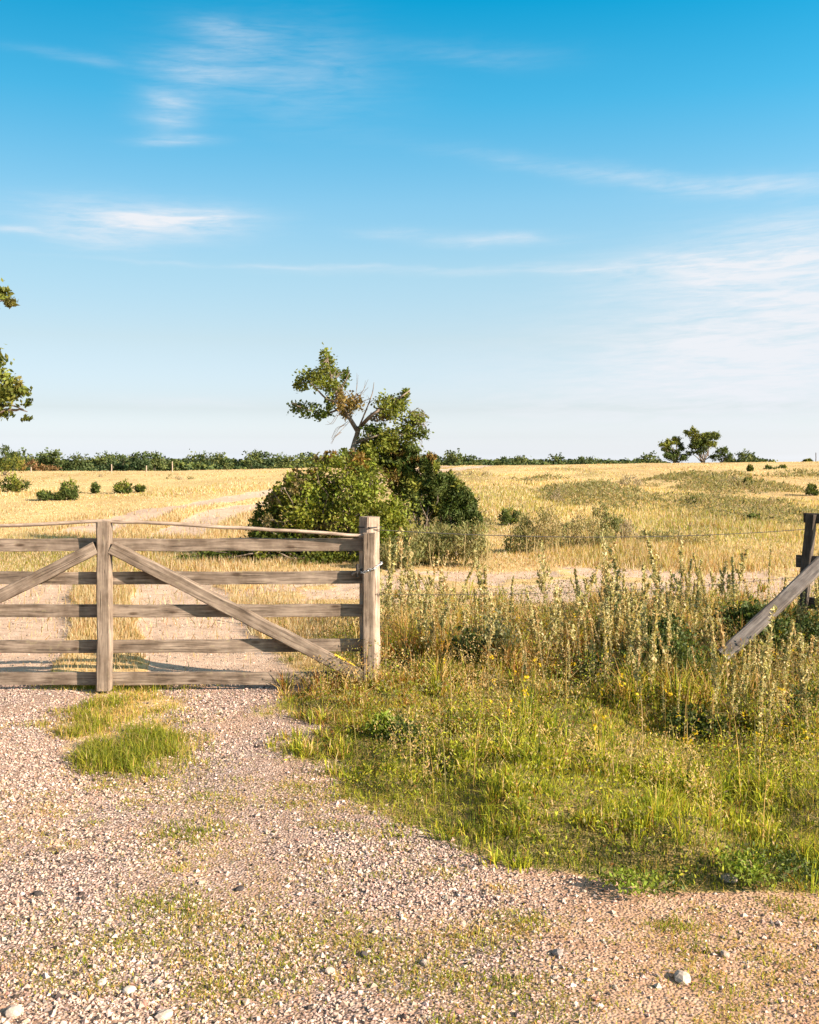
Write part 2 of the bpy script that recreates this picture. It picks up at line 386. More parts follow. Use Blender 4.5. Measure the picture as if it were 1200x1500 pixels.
# broad leaved herbs mixed into it
n = 260000
x = R.uniform(-1.2, 7.5, n); y = R.uniform(3.6, 11.5, n)
hc = fbm(x*3.3+11, y*3.3, 3); keep = (R.random(n) < verge(x, y)*sst(.40, .60, hc)) & (x < .5*y+.6)
x = x[keep]; y = y[keep]; hc = hc[keep]; n = len(x); tone = fbm(x*1.5+90, y*1.5, 3); nr = sst(7.6, 4.8, y)
P = np.stack([x, y, height(x, y)+R.random(n)**.8*(.04+.24*sst(.42, .66, hc))*(1+.3*(1-nr))*sst(-.05, .5, x-edge_x(y))+.01], 1)
col = pick(n, [GREEN_B, GREEN_M, GREEN_D, np.array([.38, .34, .16]), RUST, np.array([.30, .235, .15])], np.stack([.15+.5*nr, .35*np.ones(n), .55*sst(.56, .42, tone), .20+.6*sst(.42, .6, tone)*(1-.6*nr), .22*(1-.8*nr), .14+.24*(1-nr)], 1))
V, Fc, C = leaf_quads(P, .019, .40, col*.85, (0, 0, 1), .35)
tag(link('verge_undergrowth', raw_mesh('verge_undergrowth', V, Fc, C), mats=[M_grass]), 'leafy green and tan herbs mixed into the verge grass', kind='stuff')
# fluffy seeding grass heads
n = 30000
x = R.uniform(-1, 6.5, n); y = R.uniform(4.1, 10.5, n); keep = (R.random(n) < verge(x, y)*sst(.50, .64, fbm(x*2.3+17, y*2.3+40, 3))) & (x < .5*y+.6) & (x-edge_x(y) > .12)
x = x[keep]; y = y[keep]; n = len(x)
hd = np.repeat(np.stack([x, y, height(x, y)+R.uniform(.10, .26, n)], 1), 5, 0)+R.normal(0, 1, (n*5, 3))*[.006, .006, .022]
V, Fc, C = leaf_quads(hd, .014, .4, pick(n*5, [PALE, STRAW, np.array([.50, .36, .20])], [.5, .3, .2]), (0, 0, 1), .5)
tag(link('grass_seed_fluff', raw_mesh('grass_seed_fluff', V, Fc, C), mats=[M_grass]), 'pale seeding grass heads scattered over the verge', kind='stuff')
# flowering culms standing above it
n = 1500
x = R.uniform(-1.0, 7.5, n); y = R.uniform(4.2, 12, n)
keep = (verge(x, y) > .6) & (x-edge_x(y) > .15) & (R.random(n) < .12+.88*sst(.45, .62, fbm(x*1.4+7, y*1.4, 3)))
x = x[keep]; y = y[keep]; n = len(x)
blades('dry_grass_culms', x, y, R.uniform(.25, .52, n), .0048, pick(n, [STRAW, PALE, RUST, OLIVE], [.45, .3, .12, .13]), .22, label='thin straw coloured flowering stalks standing above the verge grass')

# grass strip and worn patches in the gravel
n = 520000
x = R.uniform(-4.2, 3.2, n); y = R.uniform(2.5, 7.6, n)
t = track(x, y); nn = fbm(x*3.1+40, y*3.1, 4)
spot = np.zeros(len(x))
for px, py, rx, ry in ((190,1108,52,30),(225,1122,36,20),(135,1108,30,14),(740,1438,45,16),(990,1358,50,14),(1150,1335,50,18),(270,1225,60,30),(240,1330,80,26),(660,1500,40,14),(1110,1455,50,16),(1040,1395,70,22)):
    cx, cy, _ = gp(px, py); sx = rx/F*cy; sy = max(ry*cy*cy/(F*EYE), .05)
    spot = np.maximum(spot, np.exp(-((x-cx)/sx)**2-((y-cy)/sy)**2))
strip = sst(.66, .10, np.abs(x+1.43+.30*(y-5.3)+(nn-.5)*1.1)+(fbm(x*7, y*7, 3)-.5)*.5)*sst(5.1, 5.5, y)
dens = np.clip((.10+.55*sst(.40, .58, nn))*strip+.9*spot*sst(.25, .5, nn)+.30*sst(.50, .62, nn)*sst(-.05, .12, fbm(x*.9+5, y*.9+3, 3)-.42+.10*sst(.2, -1.2, x))+.22*dirt(x, y)*sst(.45, .6, nn), 0, 1)*(1-verge(x, y))
keep = R.random(n) < dens*.9
x = x[keep]; y = y[keep]; spot = spot[keep]; strip = strip[keep]; n = len(x)
lush = np.clip(spot*1.3+.75*strip*sst(.46, .60, fbm(x*4+3, y*4+9, 3)), 0, 1)
col = pick(n, [GREEN_B*.72, GREEN_M*.85, STRAW, PALE, OLIVE], np.stack([.30+.22*lush, .06+.75*lush, .42*(1-lush)+.05, .22*(1-lush)+.02, .32*np.ones(n)], 1))
h = (.018+.018*strip+.034*lush*sst(4.2, 5.4, y)+.010*lush)*R.uniform(.5, 1.5, n)
blades('track_grass', x, y, h, .0045, col, .75, label='short worn grass growing in tufts through the gravel')

tx, ty, tl, tg = [], [], [], []
for k in range(330):
    lf = k < 285
    px = (R.normal(290, 150) if R.random() < .6 else R.uniform(-60, 800)) if lf else R.uniform(640, 1230); py = 1125+340*R.random()**1.25 if lf else R.uniform(1315, 1505)
    cx, cy, _ = gp(px, py)
    if float(verge(cx, cy)) > .2 or (lf and fbm(cx*1.3+2, cy*1.3, 3) < .40): continue
    s_ = np.exp(R.normal(-.35, .5)); m_ = int(170*s_**1.5)+25
    tx.append(cx+R.normal(0, .075*s_, m_)+R.normal(0, .02, m_)); ty.append(cy+R.normal(0, .055*s_, m_)); g_ = R.random()**(1.6 if lf else 3)
    tl.append(np.full(m_, g_)); tg.append(np.full(m_, R.uniform(.7, 1.3)))
x = np.concatenate(tx); y = np.concatenate(ty); g_ = np.concatenate(tl); n = len(x)
col = pick(n, [GREEN_B*.8, GREEN_M, STRAW, PALE*.85, OLIVE], np.stack([.25+.4*g_, .02+.45*g_, .42*(1-g_)+.04, .2*(1-g_)+.02, .35*np.ones(n)], 1))
blades('track_weeds', x, y, R.uniform(.010, .030, n)*np.concatenate(tg), .0042, col, .9, label='scattered flat yellow green grass tufts growing through the gravel')

# dry meadow beyond the gate, thinning out with distance
n = 480000
u = R.uniform(-.62, .62, n); v = R.beta(1.15, 1.9, n)
py = 686+v*300; y = EYE/((py-HY)/F)
y = np.minimum(y, 100); x = u*y
y = y+R.normal(0, .05, n)*y*.3; x = x+R.normal(0, .02, n)*y
t = track(x, y); b = branch(x, y)
ok = (y > 7.4) & (y < 98) & (R.random(n) > verge(x, y)*.9) & (R.random(n) > .96*sst(.3, .6, t)) & (R.random(n) > .90*b)
x = x[ok]; y = y[ok]; b = b[ok]; n = len(x)
g = greenp(x, y)*(1-.6*b); m = fbm(x*.30+8, y*.16, 4)
m2 = fbm(x*.11+60, y*.045+20, 4); rt = sst(-.08, .12, x/y)
col = pick(n, [(.60, .455, .25), (.71, .59, .41), GREEN_B*.62, OLIVE, (.42, .25, .10)], np.stack([.55*np.ones(n), .34+.25*b, .015+.40*g, .03+.30*g+(.10+.5*rt)*sst(.48, .64, m2), .06+.16*sst(.46, .60, m)+.2*rt*sst(.55, .42, m2)], 1))
col = col*(.86+.28*sst(.35, .65, m2))[:, None]
h = (.045+.085*sst(.35, .65, m))*R.uniform(.5, 1.5, n)*(1-.55*b)*(1-.45*sst(40, 90, y))
h = h*(1-.5*sst(12, 8, y))
blades('meadow_grass', x, y, h, .0035+.00075*y, col, .45, kinked=False, label='short golden sun dried meadow grass beyond the gate')

# ------------------------------------------------------------------ gravel
n = 330000
x = R.uniform(-4.2, 3.6, n); y = R.uniform(2.4, 7.4, n)
t = track(x, y); pch = fbm(x*1.5, y*1.5+60, 4)
keep = R.random(n) < np.clip(t*1.15-.12, 0, 1)*(.30+.70*sst(.36, .58, pch))*(1-.8*dirt(x, y))*np.clip((3.6/y)**.9, .35, 1)
x = x[keep]; y = y[keep]
x2 = R.uniform(-6, -.5, 26000); y2 = R.uniform(7.4, 15, 26000); k2 = R.random(26000) < track(x2, y2)*.45
x = np.concatenate([x, x2[k2]]); y = np.concatenate([y, y2[k2]]); n = len(x)
s = np.exp(R.normal(math.log(.0047), .38, n)); s = np.clip(s, .0025, .0125)
oct_ = np.array([[1,0,0],[-1,0,0],[0,1,0],[0,-1,0],[0,0,1],[0,0,-1]], float)
ft = np.array([[0,2,4],[2,1,4],[1,3,4],[3,0,4],[2,0,5],[1,2,5],[3,1,5],[0,3,5]])
V = oct_[None]*R.uniform(.65, 1.35, (n, 6, 1))+R.normal(0, .22, (n, 6, 3))
V[:, :, 2] *= .68
th = R.uniform(0, 2*np.pi, n); c_, s_ = np.cos(th), np.sin(th)
Vx = V[:, :, 0]*c_[:, None]-V[:, :, 1]*s_[:, None]; Vy = V[:, :, 0]*s_[:, None]+V[:, :, 1]*c_[:, None]
V = np.stack([Vx, Vy, V[:, :, 2]], -1)*s[:, None, None]+np.stack([x, y, height(x, y)+s*.30], 1)[:, None]
col = pick(n, [(.56,.425,.365), (.46,.335,.28), (.68,.575,.51), (.33,.275,.26), (.075,.058,.053), (.40,.24,.18)], [.35, .26, .10, .12, .10, .07])
me = raw_mesh('gravel', V.reshape(-1, 3), (np.arange(n)[:, None, None]*6+ft[None]).reshape(-1, 3), np.repeat(col, 6, 0))
tag(link('gravel', me, mats=[M_stone]), 'loose pinkish grey gravel covering the track', kind='stuff')

def stone_mesh(seed, sx, sy, sz, colr):
    import bmesh
    rr = np.random.default_rng(seed); bm = bmesh.new(); bmesh.ops.create_icosphere(bm, subdivisions=2, radius=1)
    for vv in bm.verts:
        k = 1+.22*(float(vnoise(vv.co.x*1.7+seed*3+5, vv.co.y*1.7+vv.co.z*2.3+9))-.5)*2
        q = vv.co*k; q = Vector((round(q.x*2.2)/2.2*.35+q.x*.65, round(q.y*2.2)/2.2*.35+q.y*.65, round(q.z*2.0)/2.0*.4+q.z*.6))
        vv.co = Vector((q.x*sx, q.y*sy, q.z*sz))
    me = bpy.data.meshes.new('stone'); bm.to_mesh(me); bm.free()
    a = me.attributes.new('col', 'FLOAT_COLOR', 'POINT')
    a.data.foreach_set('color', np.tile(np.array([*colr, 1], np.float32), len(me.vertices)))
    return me
STN = [(240,1491,.040,'large pale stone at the bottom edge of the gravel',(.70,.60,.53)),
       (190,1453,.034,'flat whitish stone on the gravel up and left of the largest bottom stone',(.74,.66,.60)),
       (149,1441,.026,'small bright stone beside the flat whitish stone',(.72,.62,.55)),
       (484,1424,.030,'rounded pale stone on the bare gravel below the middle',(.68,.58,.52)),
       (1000,1436,.050,'broad cream stone lying in the brown dirt at lower right',(.74,.64,.56)),
       (817,1398,.036,'grey flat stone between tufts near the brown dirt',(.48,.42,.40)),
       (622,1412,.030,'rounded beige stone left of the low green tuft at the bottom',(.60,.50,.44)),
       (1068,1290,.055,'long flat grey stone at the foot of the verge grass',(.50,.44,.40)),
       (55,1311,.032,'dark stone on the gravel near the left edge',(.085,.075,.075)),
       (350,1304,.030,'blackish stone lying on the gravel midway up the track',(.11,.095,.10)),
       (533,1400,.026,'dark grey lump beside the rounded pale stone',(.14,.12,.125)),
       (20,1485,.042,'flat pale stone cut by the left edge of the gravel',(.66,.57,.51)),
       (1062,1400,.030,'small buff stone in the dirt above the broad cream stone',(.62,.50,.42))]
for k, (px, py, s0, lab, cc) in enumerate(STN):
    gx_, gy_, gz_ = gp(px, py)
    s0 *= .62; cc = tuple(.64*q for q in cc)
    o = link('stone', stone_mesh(k+1, s0*1.15, s0*.85, s0*.55, cc), mats=[M_stone])
    o.location = (gx_, gy_, gz_+s0*.22); o.rotation_euler = (R.uniform(-.2, .2), R.uniform(-.2, .2), R.uniform(0, 6))
    tag(o, lab, 'stone', 'larger stones lying on the track')

# ------------------------------------------------------------------ timber
def beam(name, p0, p1, w, h, parent, mat, roll=0., warp=.004, seg=14, taper=1.):
    """squared timber from p0 to p1; w across (local y), h (local z); long axis local x"""
    p0 = Vector(p0); p1 = Vector(p1); Lg = (p1-p0).length
    xs = np.linspace(-Lg/2, Lg/2, seg); bv = min(w, h)*.10
    prof = np.array([[-w/2+bv,-h/2],[w/2-bv,-h/2],[w/2,-h/2+bv],[w/2,h/2-bv],[w/2-bv,h/2],[-w/2+bv,h/2],[-w/2,h/2-bv],[-w/2,-h/2+bv]])
    m = len(prof); oy = np.cumsum(R.normal(0, warp*.5, seg)); oz = np.cumsum(R.normal(0, warp*.5, seg))
    oy -= np.linspace(oy[0], oy[-1], seg); oz -= np.linspace(oz[0], oz[-1], seg)
    V = np.zeros((seg, m, 3)); V[:, :, 0] = xs[:, None]+R.normal(0, .0012, (seg, m))
    tp = np.linspace(1, taper, seg)[:, None]
    V[:, :, 1] = prof[None, :, 0]*tp+oy[:, None]+R.normal(0, .0012, (seg, m)); V[:, :, 2] = prof[None, :, 1]*tp+oz[:, None]+R.normal(0, .0012, (seg, m))
    i = np.arange(seg-1)[:, None]*m; j = np.arange(m)[None]; jn = (j+1) % m
    q = np.stack([i+j, i+m+j, i+m+jn, i+jn], -1).reshape(-1, 4)
    caps = np.stack([np.arange(m), (seg-1)*m+np.arange(m)[::-1]])
    me = raw_mesh(name, V.reshape(-1, 3), [q, caps])
    o = link(name, me, parent, [mat])
    xa = (p1-p0).normalized(); ref = Vector((0, 0, 1)) if abs(xa.z) < .8 else Vector((0, 1, 0))
    if abs(xa.z) < .8: za = (ref-xa*ref.dot(xa)).normalized(); ya = za.cross(xa)
    else: ya = (ref-xa*ref.dot(xa)).normalized(); za = xa.cross(ya)
    rot = Matrix((xa, ya, za)).transposed() @ Matrix.Rotation(roll, 3, 'X')
    mw = Matrix.Translation((p0+p1)/2) @ rot.to_4x4()
    o.matrix_basis = (parent.matrix_basis.inverted() @ mw) if parent is not None else mw
    return o

GY = 7.12                                         # the gate's plane
def gz(py, d=GY): return EYE-(py-HY)/F*d
def gxx(px, d=GY): return (px-CX)/F*d
gate = thing('field_gate', (gxx(153), GY, 0), 'weathered grey brown five bar timber field gate with sloping braces across the track', 'gate')
RY = GY+.045+.014
for py in (799, 848, 897, 948, 997):
    o = beam('rail', (gxx(-246), RY, gz(py)), (gxx(532), RY, gz(py-1 if py > 820 else py)), .028, .088, gate, M_wood, warp=.003, seg=24)
beam('middle_stile', (gxx(153), GY, .012), (gxx(152.5), GY, gz(764)), .090, .094, gate, M_wood, warp=.003)
beam('end_stile', (gxx(540.5), GY, .03), (gxx(540.5), GY, gz(781)), .090, .084, gate, M_wood, warp=.003)
beam('end_stile', (gxx(-240), GY, .03), (gxx(-240), GY, gz(781)), .090, .084, gate, M_wood, warp=.003)
br1 = beam('brace', (gxx(164), GY-.006, gz(802)), (gxx(533), GY-.006, gz(991)), .066, .088, gate, M_wood, warp=.004, seg=20)
beam('brace', (gxx(142), GY-.006, gz(802)), (gxx(-232), GY-.006, gz(991)), .066, .088, gate, M_wood, warp=.004, seg=20)
tb = Tubes(8); tb.add(bent(Vector((gxx(151), GY, gz(764.5)+.008)), Vector((gxx(532), GY, gz(785))), -.006, .0016, 16), .0130, .0120)
o = link('top_pole', tb.mesh('top_pole'), gate, [M_post]); o.matrix_basis = gate.matrix_basis.inverted()
tb = Tubes(8); tb.add(bent(Vector((gxx(152), GY, gz(764.5)+.006)), Vector((gxx(-236), GY, gz(785))), -.006, .0016, 16), .0125, .0115)
o = link('top_pole', tb.mesh('top_pole'), gate, [M_post]); o.matrix_basis = gate.matrix_basis.inverted()
# lichen crust on the lower end of the brace
n = 70; tt = R.uniform(.875, .955, n); a0 = Vector((gxx(164), GY-.006, gz(802))); a1 = Vector((gxx(533), GY-.006, gz(991)))
dv = (a1-a0).normalized(); upv = Vector((-dv.z, 0, dv.x)); upv = upv if upv.z > 0 else -upv
V = []; Fc = []
for k in range(n):
    c = a0+(a1-a0)*tt[k]+upv*.0445+Vector((0, R.uniform(-.030, .026), 0)); r_ = R.uniform(.004, .010); kb = len(V)
    ang = np.linspace(0, 2*np.pi, 6, endpoint=False)+R.uniform(0, 1)
    for a in ang: V.append(c+dv*math.cos(a)*r_*1.5+Vector((0, 1, 0))*math.sin(a)*r_)
    V.append(c+upv*.004)
    for j in range(6): Fc.append((kb+j, kb+(j+1) % 6, kb+6))
o = link('lichen', raw_mesh('lichen', np.array([tuple(v) for v in V]), np.array(Fc)), br1, [M_lichen])
o.matrix_basis = (gate.matrix_basis @ br1.matrix_basis).inverted()
o['label'] = 'yellow lichen crust on the brace end'
# slide latch on the end stile
tb = Tubes(8); q = Vector((gxx(527), GY-.02, gz(834)))
tb.add([q+Vector((-.055, 0, -.035)), q+Vector((-.03, 0, -.018)), q+Vector((.02, 0, .0)), q+Vector((.035, .01, 0))], .011, .010)
tb.add([q+Vector((-.015, .0, -.05)), q+Vector((-.015, 0, .04))], .010)
o = link('latch', tb.mesh('latch'), gate, [M_rust]); o.matrix_basis = gate.matrix_basis.inverted()

# gate posts, turned so that a corner faces the gate
PD = 7.275
def gate_post(px, label, top):
    t = thing('gate_post', (gxx(px, PD), PD, 0), label, 'post', rz=0)
    b0 = beam('timber', (gxx(px, PD), PD, -.1), (gxx(px, PD), PD, top), .112, .112, t, M_post, roll=rad(40), warp=.002)
    return t
post = gate_post(541.5, 'squared weathered gate post with black strap round its head beside the gate end', EYE-(757-HY)/F*PD)
gate_post(-252, 'squared weathered hinge post at the outer end of the gate', 1.2)
def strap_loop(z, r, w, tilt=0.):
    V = []; k = 24
    for a in range(k):
        th = 2*math.pi*a/k; c_, s_ = math.cos(th), math.sin(th)
        sq = 1/max(abs(math.cos(th)), abs(math.sin(th)))
        p = Matrix.Rotation(rad(-40), 3, 'Z') @ Vector((c_*sq*r, s_*sq*r, 0))
        for dz in (-w, w): V.append((p.x, p.y, z+dz+tilt*p.x))
    Fc = [(2*a, 2*((a+1) % k), 2*((a+1) % k)+1, 2*a+1) for a in range(k)]
    return np.array(V), np.array(Fc)
zs = EYE-(772-HY)/F*PD
V1, F1 = strap_loop(zs, .0595, .0045); 
o = link('strap', raw_mesh('strap', V1, F1), post, [M_strap]); sm = o.modifiers.new('thickness', 'SOLIDIFY'); sm.thickness = .003

# chain holding the gate's end to the post
def chain(points, name='chain'):
    P = np.array([tuple(p) for p in points]); seg = np.linalg.norm(np.diff(P, axis=0), axis=1); cum = np.concatenate([[0], np.cumsum(seg)])
    pitch = .019; m = int(cum[-1]/pitch); tb = Tubes(5)
    for k in range(m):
        s0 = (k+.5)*pitch; c = np.array([np.interp(s0, cum, P[:, a]) for a in range(3)])
        c2 = np.array([np.interp(min(s0+.004, cum[-1]), cum, P[:, a]) for a in range(3)])
        tdir = norm((c2-c)[None])[0]; sd = norm(np.cross(tdir, [0, 0, 1.] if k % 2 else [.3, 1, .2])[None])[0]
        th = np.linspace(0, 2*np.pi, 11)
        tb.add(c+np.outer(np.cos(th)*.0135, tdir)+np.outer(np.sin(th)*.0075, sd), .0027)
    return tb.mesh(name)
yf = GY-.052
ch = [(gxx(528), yf+.03, gz(838)), (gxx(532), yf, gz(838)), (gxx(541), yf-.003, gz(834)), (gxx(549), yf, gz(832)), (gxx(553), GY+.02, gz(829)), (gxx(558.5), PD-.02, gz(825, PD)), (gxx(557), PD+.05, gz(824, PD))]
tag(link('chain', chain(ch), mats=[M_steel]), 'short galvanised chain looped round the gate end and gate post', 'chain')

# wire fence running from the gate post to the old rail fence
wf = thing('wire_fence', (gxx(556, PD), PD, 0), 'sagging two strand wire fence running from the gate post through the weeds', 'fence')
FX, FD = gxx(1181, 8.7), 8.7
def wire(z0, z1, r, sag, mat, barbs):
    a = Vector((gxx(548, PD), PD-.05, z0)); b = Vector((FX, FD, z1)); tb = Tubes(4); pts = bent(a, b, sag, .0, 30); tb.add(pts, r)
    if barbs:
        for k in range(26):
            f = (k+.3)/26; p = np.array([np.interp(f, np.linspace(0, 1, 30), pts[:, q]) for q in range(3)])
            for s_ in (-1, 1): tb.add([p+np.array([-.006*s_, .004, -.016]), p+np.array([.006*s_, -.004, .016])], .0015)
    o = link('wire', tb.mesh('wire'), wf, [mat]); o.matrix_basis = wf.matrix_basis.inverted()
wire(gz(775, PD), 1.02, .0028, .06, M_rust, False)
wire(gz(869, PD), .62, .0018, .05, M_rust, True)

# old broken rail fence at the right edge, its panel turned away from the sun
of = thing('old_rail_fence', (FX, FD, 0), 'old timber rail fence darkened to look shaded, leaning at the right edge behind tall weeds', 'fence')
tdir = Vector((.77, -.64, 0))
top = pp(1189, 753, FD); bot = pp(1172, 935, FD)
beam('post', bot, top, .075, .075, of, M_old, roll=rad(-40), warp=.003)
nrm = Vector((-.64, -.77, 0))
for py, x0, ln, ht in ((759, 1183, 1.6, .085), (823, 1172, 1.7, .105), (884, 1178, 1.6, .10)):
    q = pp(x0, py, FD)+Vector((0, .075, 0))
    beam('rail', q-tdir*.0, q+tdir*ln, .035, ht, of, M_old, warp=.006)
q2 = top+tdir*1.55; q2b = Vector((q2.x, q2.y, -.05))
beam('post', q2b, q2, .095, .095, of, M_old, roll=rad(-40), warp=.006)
prop = thing('leaning_timber', pp(1062, 955, 7.6), 'thick silver grey beam leaning diagonally against the old fence', 'beam')
beam('timber', pp(1058, 962, 7.55), pp(1330, 706, 7.95), .098, .098, prop, M_grey, roll=rad(53), warp=.004, seg=18)

# ------------------------------------------------------------------ foliage
def clump_leaves(clumps, n, size, wid=.55, pal=None, sub=14, subr=.30, jit=.18, shell=.55, bias=0., out=.0, flat=1.):
    """clumps: (centre, (rx,ry,rz), palette index weights or None)"""
    Vs, Cs, k = [], [], 0
    vol = np.array([np.cbrt(np.prod(c[1]))**2 for c in clumps]); cnt = np.maximum((n*vol/vol.sum()).astype(int), 8)
    for (c, r, *pw), m in zip(clumps, cnt):
        c = np.array(tuple(c)); r = np.array(r, float)
        ns = max(4, int(sub)); d = norm(R.normal(0, 1, (ns, 3)))*(shell+(1-shell)*R.random((ns, 1))**.6)
        w_ = R.uniform(.35, 1.6, ns); w_ /= w_.sum(); k_ = R.choice(ns, m, p=w_)
        base = pal[pw[0]] if pw and pw[0] is not None else pal[0]
        tint = base[None]*R.uniform(.72, 1.3, (ns, 1))*R.uniform(.95, 1.05, (ns, 3))
        off = d[k_]+R.normal(0, subr, (m, 3))*np.array([1, 1, flat])
        P = c+off*r
        col = tint[k_]*R.uniform(.7, 1.35, (m, 1))*R.uniform(.93, 1.07, (m, 3))
        ow = norm(off)*out if out else None
        V, _, C = leaf_quads(P, size, wid, col, (0, 0, 1) if bias else None, bias, ow)
        Vs.append(V); Cs.append(C)
    V = np.concatenate(Vs); return V, np.arange(len(V)).reshape(-1, 4), np.concatenate(Cs)
def foliage(name, parent, mat, *a, **k):
    V, Fc, C = clump_leaves(*a, **k)
    o = link(name, raw_mesh(name, V, Fc, C), parent, [mat]); o.matrix_basis = parent.matrix_basis.inverted()
    return o
def leafy(parent, segs, mstem, *a, **k):            # leaves and their thin stems as one plant body
    tb = Tubes(3)
    for pts, r0, r1 in segs: tb.add(pts, r0, r1)
    V, Fc, C = clump_leaves(*a, **k); SV = np.concatenate(tb.V); SF = np.concatenate(tb.F)
    me = raw_mesh('foliage', np.concatenate([V, SV]), np.concatenate([Fc, SF+len(V)]), np.concatenate([C, np.ones((len(SV), 3))*.3]), mat_idx=np.r_[np.zeros(len(Fc), int), np.ones(len(SF), int)])
    o = link('foliage', me, parent, [M_leaf, mstem]); o.matrix_basis = parent.matrix_basis.inverted()
    return o
def pxc(lst, d, ppd=None, deep=.9, dj=.4):
    """clump list given as seen rows: (px,py,rx,ry[,palette]) -> world ellipsoids, each with its own distance"""
    out = []
    for q in lst:
        dd = d+R.uniform(-dj, dj); s_ = dd/F
        rx, rz = q[2]*s_, q[3]*s_
        out.append((pp(q[0], q[1], dd), (rx, max(rx, rz)*deep, rz), q[4] if len(q) > 4 else 0))
    return out
def limbs(name, parent, mat, segs, n=6):
    tb = Tubes(n)
    for pts, r0, r1 in segs: tb.add(pts, r0, r1)
    o = link(name, tb.mesh(name), parent, [mat]); o.matrix_basis = parent.matrix_basis.inverted()
    return o
def curve_px(pts, d, dj=.15):
    P = [pp(a, b, d+R.uniform(-dj, dj)) for a, b in pts]
    A = np.array([tuple(p) for p in P]); t = np.linspace(0, len(A)-1, len(A)*4-3)
    # smooth resample
    out = np.stack([np.interp(t, np.arange(len(A)), A[:, q]) for q in range(3)], 1)
    out[1:-1] = (out[:-2]+2*out[1:-1]+out[2:])/4
    return out
def base_at(px, d): 
    x_ = (px-CX)/F*d
    return Vector((x_, d, float(height(x_, d))))

LG = [np.array([.15, .175, .026]), np.array([.21, .15, .045]), np.array([.085, .115, .02]), np.array([.22, .22, .035]), np.array([.22, .17, .075])]
# wind-bent thorn tree
THORN = [(480,526,11,13),(474,541,10,8),(455,552,18,13),(440,566,10,8),(477,555,17,15),(506,552,8,12,2),(446,597,17,11,2),(470,608,12,7,2),(483,590,6,15,2),(495,573,9,12,1),(518,588,17,12,1),(500,590,8,8,1),(510,603,12,9,4),
   (560,588,13,11),(580,586,13,12,2),(596,578,8,9),(575,602,18,16),(605,622,19,17,2),(617,634,11,8,2),(590,636,22,13),(560,612,13,9,4),(543,645,19,15,3),(566,664,30,24,2),(545,668,17,15),(590,672,22,20,2),(612,610,12,8),(535,655,14,18,3),(552,632,18,12,2),(575,652,26,18),(530,672,16,14,3),(492,545,8,8),(488,567,10,10)]
TD = 17.0
tree = thing('thorn_tree', base_at(522, TD), 'wind bent thorn tree with sparse twisted crown rising out of the bush', 'tree')
S = [(curve_px([(528, 830), (524, 740), (517, 690), (516, 662), (522, 640), (526, 626)], TD), .070, .040),
     (curve_px([(524, 632), (512, 612), (500, 596), (492, 575), (484, 552), (479, 520)], TD, .3), .040, .010),
     (curve_px([(497, 590), (478, 585), (455, 560), (436, 562)], TD, .3), .022, .006),
     (curve_px([(500, 598), (480, 606), (455, 602), (435, 594)], TD, .3), .020, .006),
     (curve_px([(492, 578), (505, 560), (512, 545)], TD, .2), .014, .004),
     (curve_px([(526, 628), (540, 612), (552, 602), (570, 594), (592, 578), (600, 572)], TD, .3), .038, .008),
     (curve_px([(552, 602), (575, 606), (600, 620), (622, 622)], TD, .3), .022, .006),
     (curve_px([(526, 626), (540, 592), (546, 575), (548, 560)], TD, .3), .016, .004),
     (curve_px([(520, 650), (545, 640), (575, 632), (605, 636)], TD, .3), .026, .006),
     (curve_px([(522, 690), (550, 672), (570, 650)], TD, .3), .03, .008)]
for a, b, c in (((519, 590), (524, 566), (522, 549)), ((524, 585), (533, 568), (537, 556)), ((520, 580), (528, 575), (540, 567)), ((510, 618), (498, 630), (488, 645)), ((505, 622), (492, 628), (484, 640)), ((498, 632), (490, 640), (486, 650)), ((607, 610), (618, 606), (628, 610)), ((612, 625), (624, 618), (630, 620)), ((498, 600), (486, 622), (478, 618)), ((440, 598), (430, 590), (427, 588)), ((600, 605), (612, 600), (622, 606)), ((610, 640), (618, 646), (616, 652))):
    for q in range(2):
        j = lambda p: (p[0]+R.normal(0, 1.6), p[1]+R.normal(0, 1.6))
        S.append((curve_px([j(a), j(b), j(c)], TD, .05), .005, .002))
crown_px = pxc(THORN, TD, dj=.45, deep=1.)
nodes = np.concatenate([np.array([tuple(p) for p in q[0]])[2:] for q in S[1:10]])
for c, r_, *_ in crown_px:
    for k in range(6):
        tip = np.array(tuple(c))+norm(R.normal(0, 1, (1, 3)))[0]*np.array(r_)*R.uniform(.5, 1.05); nb_ = nodes[np.argmin(((nodes-tip)**2).sum(1)+R.normal(0, .004, len(nodes)))]
        if np.linalg.norm(tip-nb_) < .55: S.append((bent(nb_, tip, -.02, .05, 5), .0075, .0025))
limbs('trunk', tree, M_bark, S)
foliage('crown', tree, M_leaf, crown_px,
   13500, .055, .6, LG, 13, .32, shell=.35)
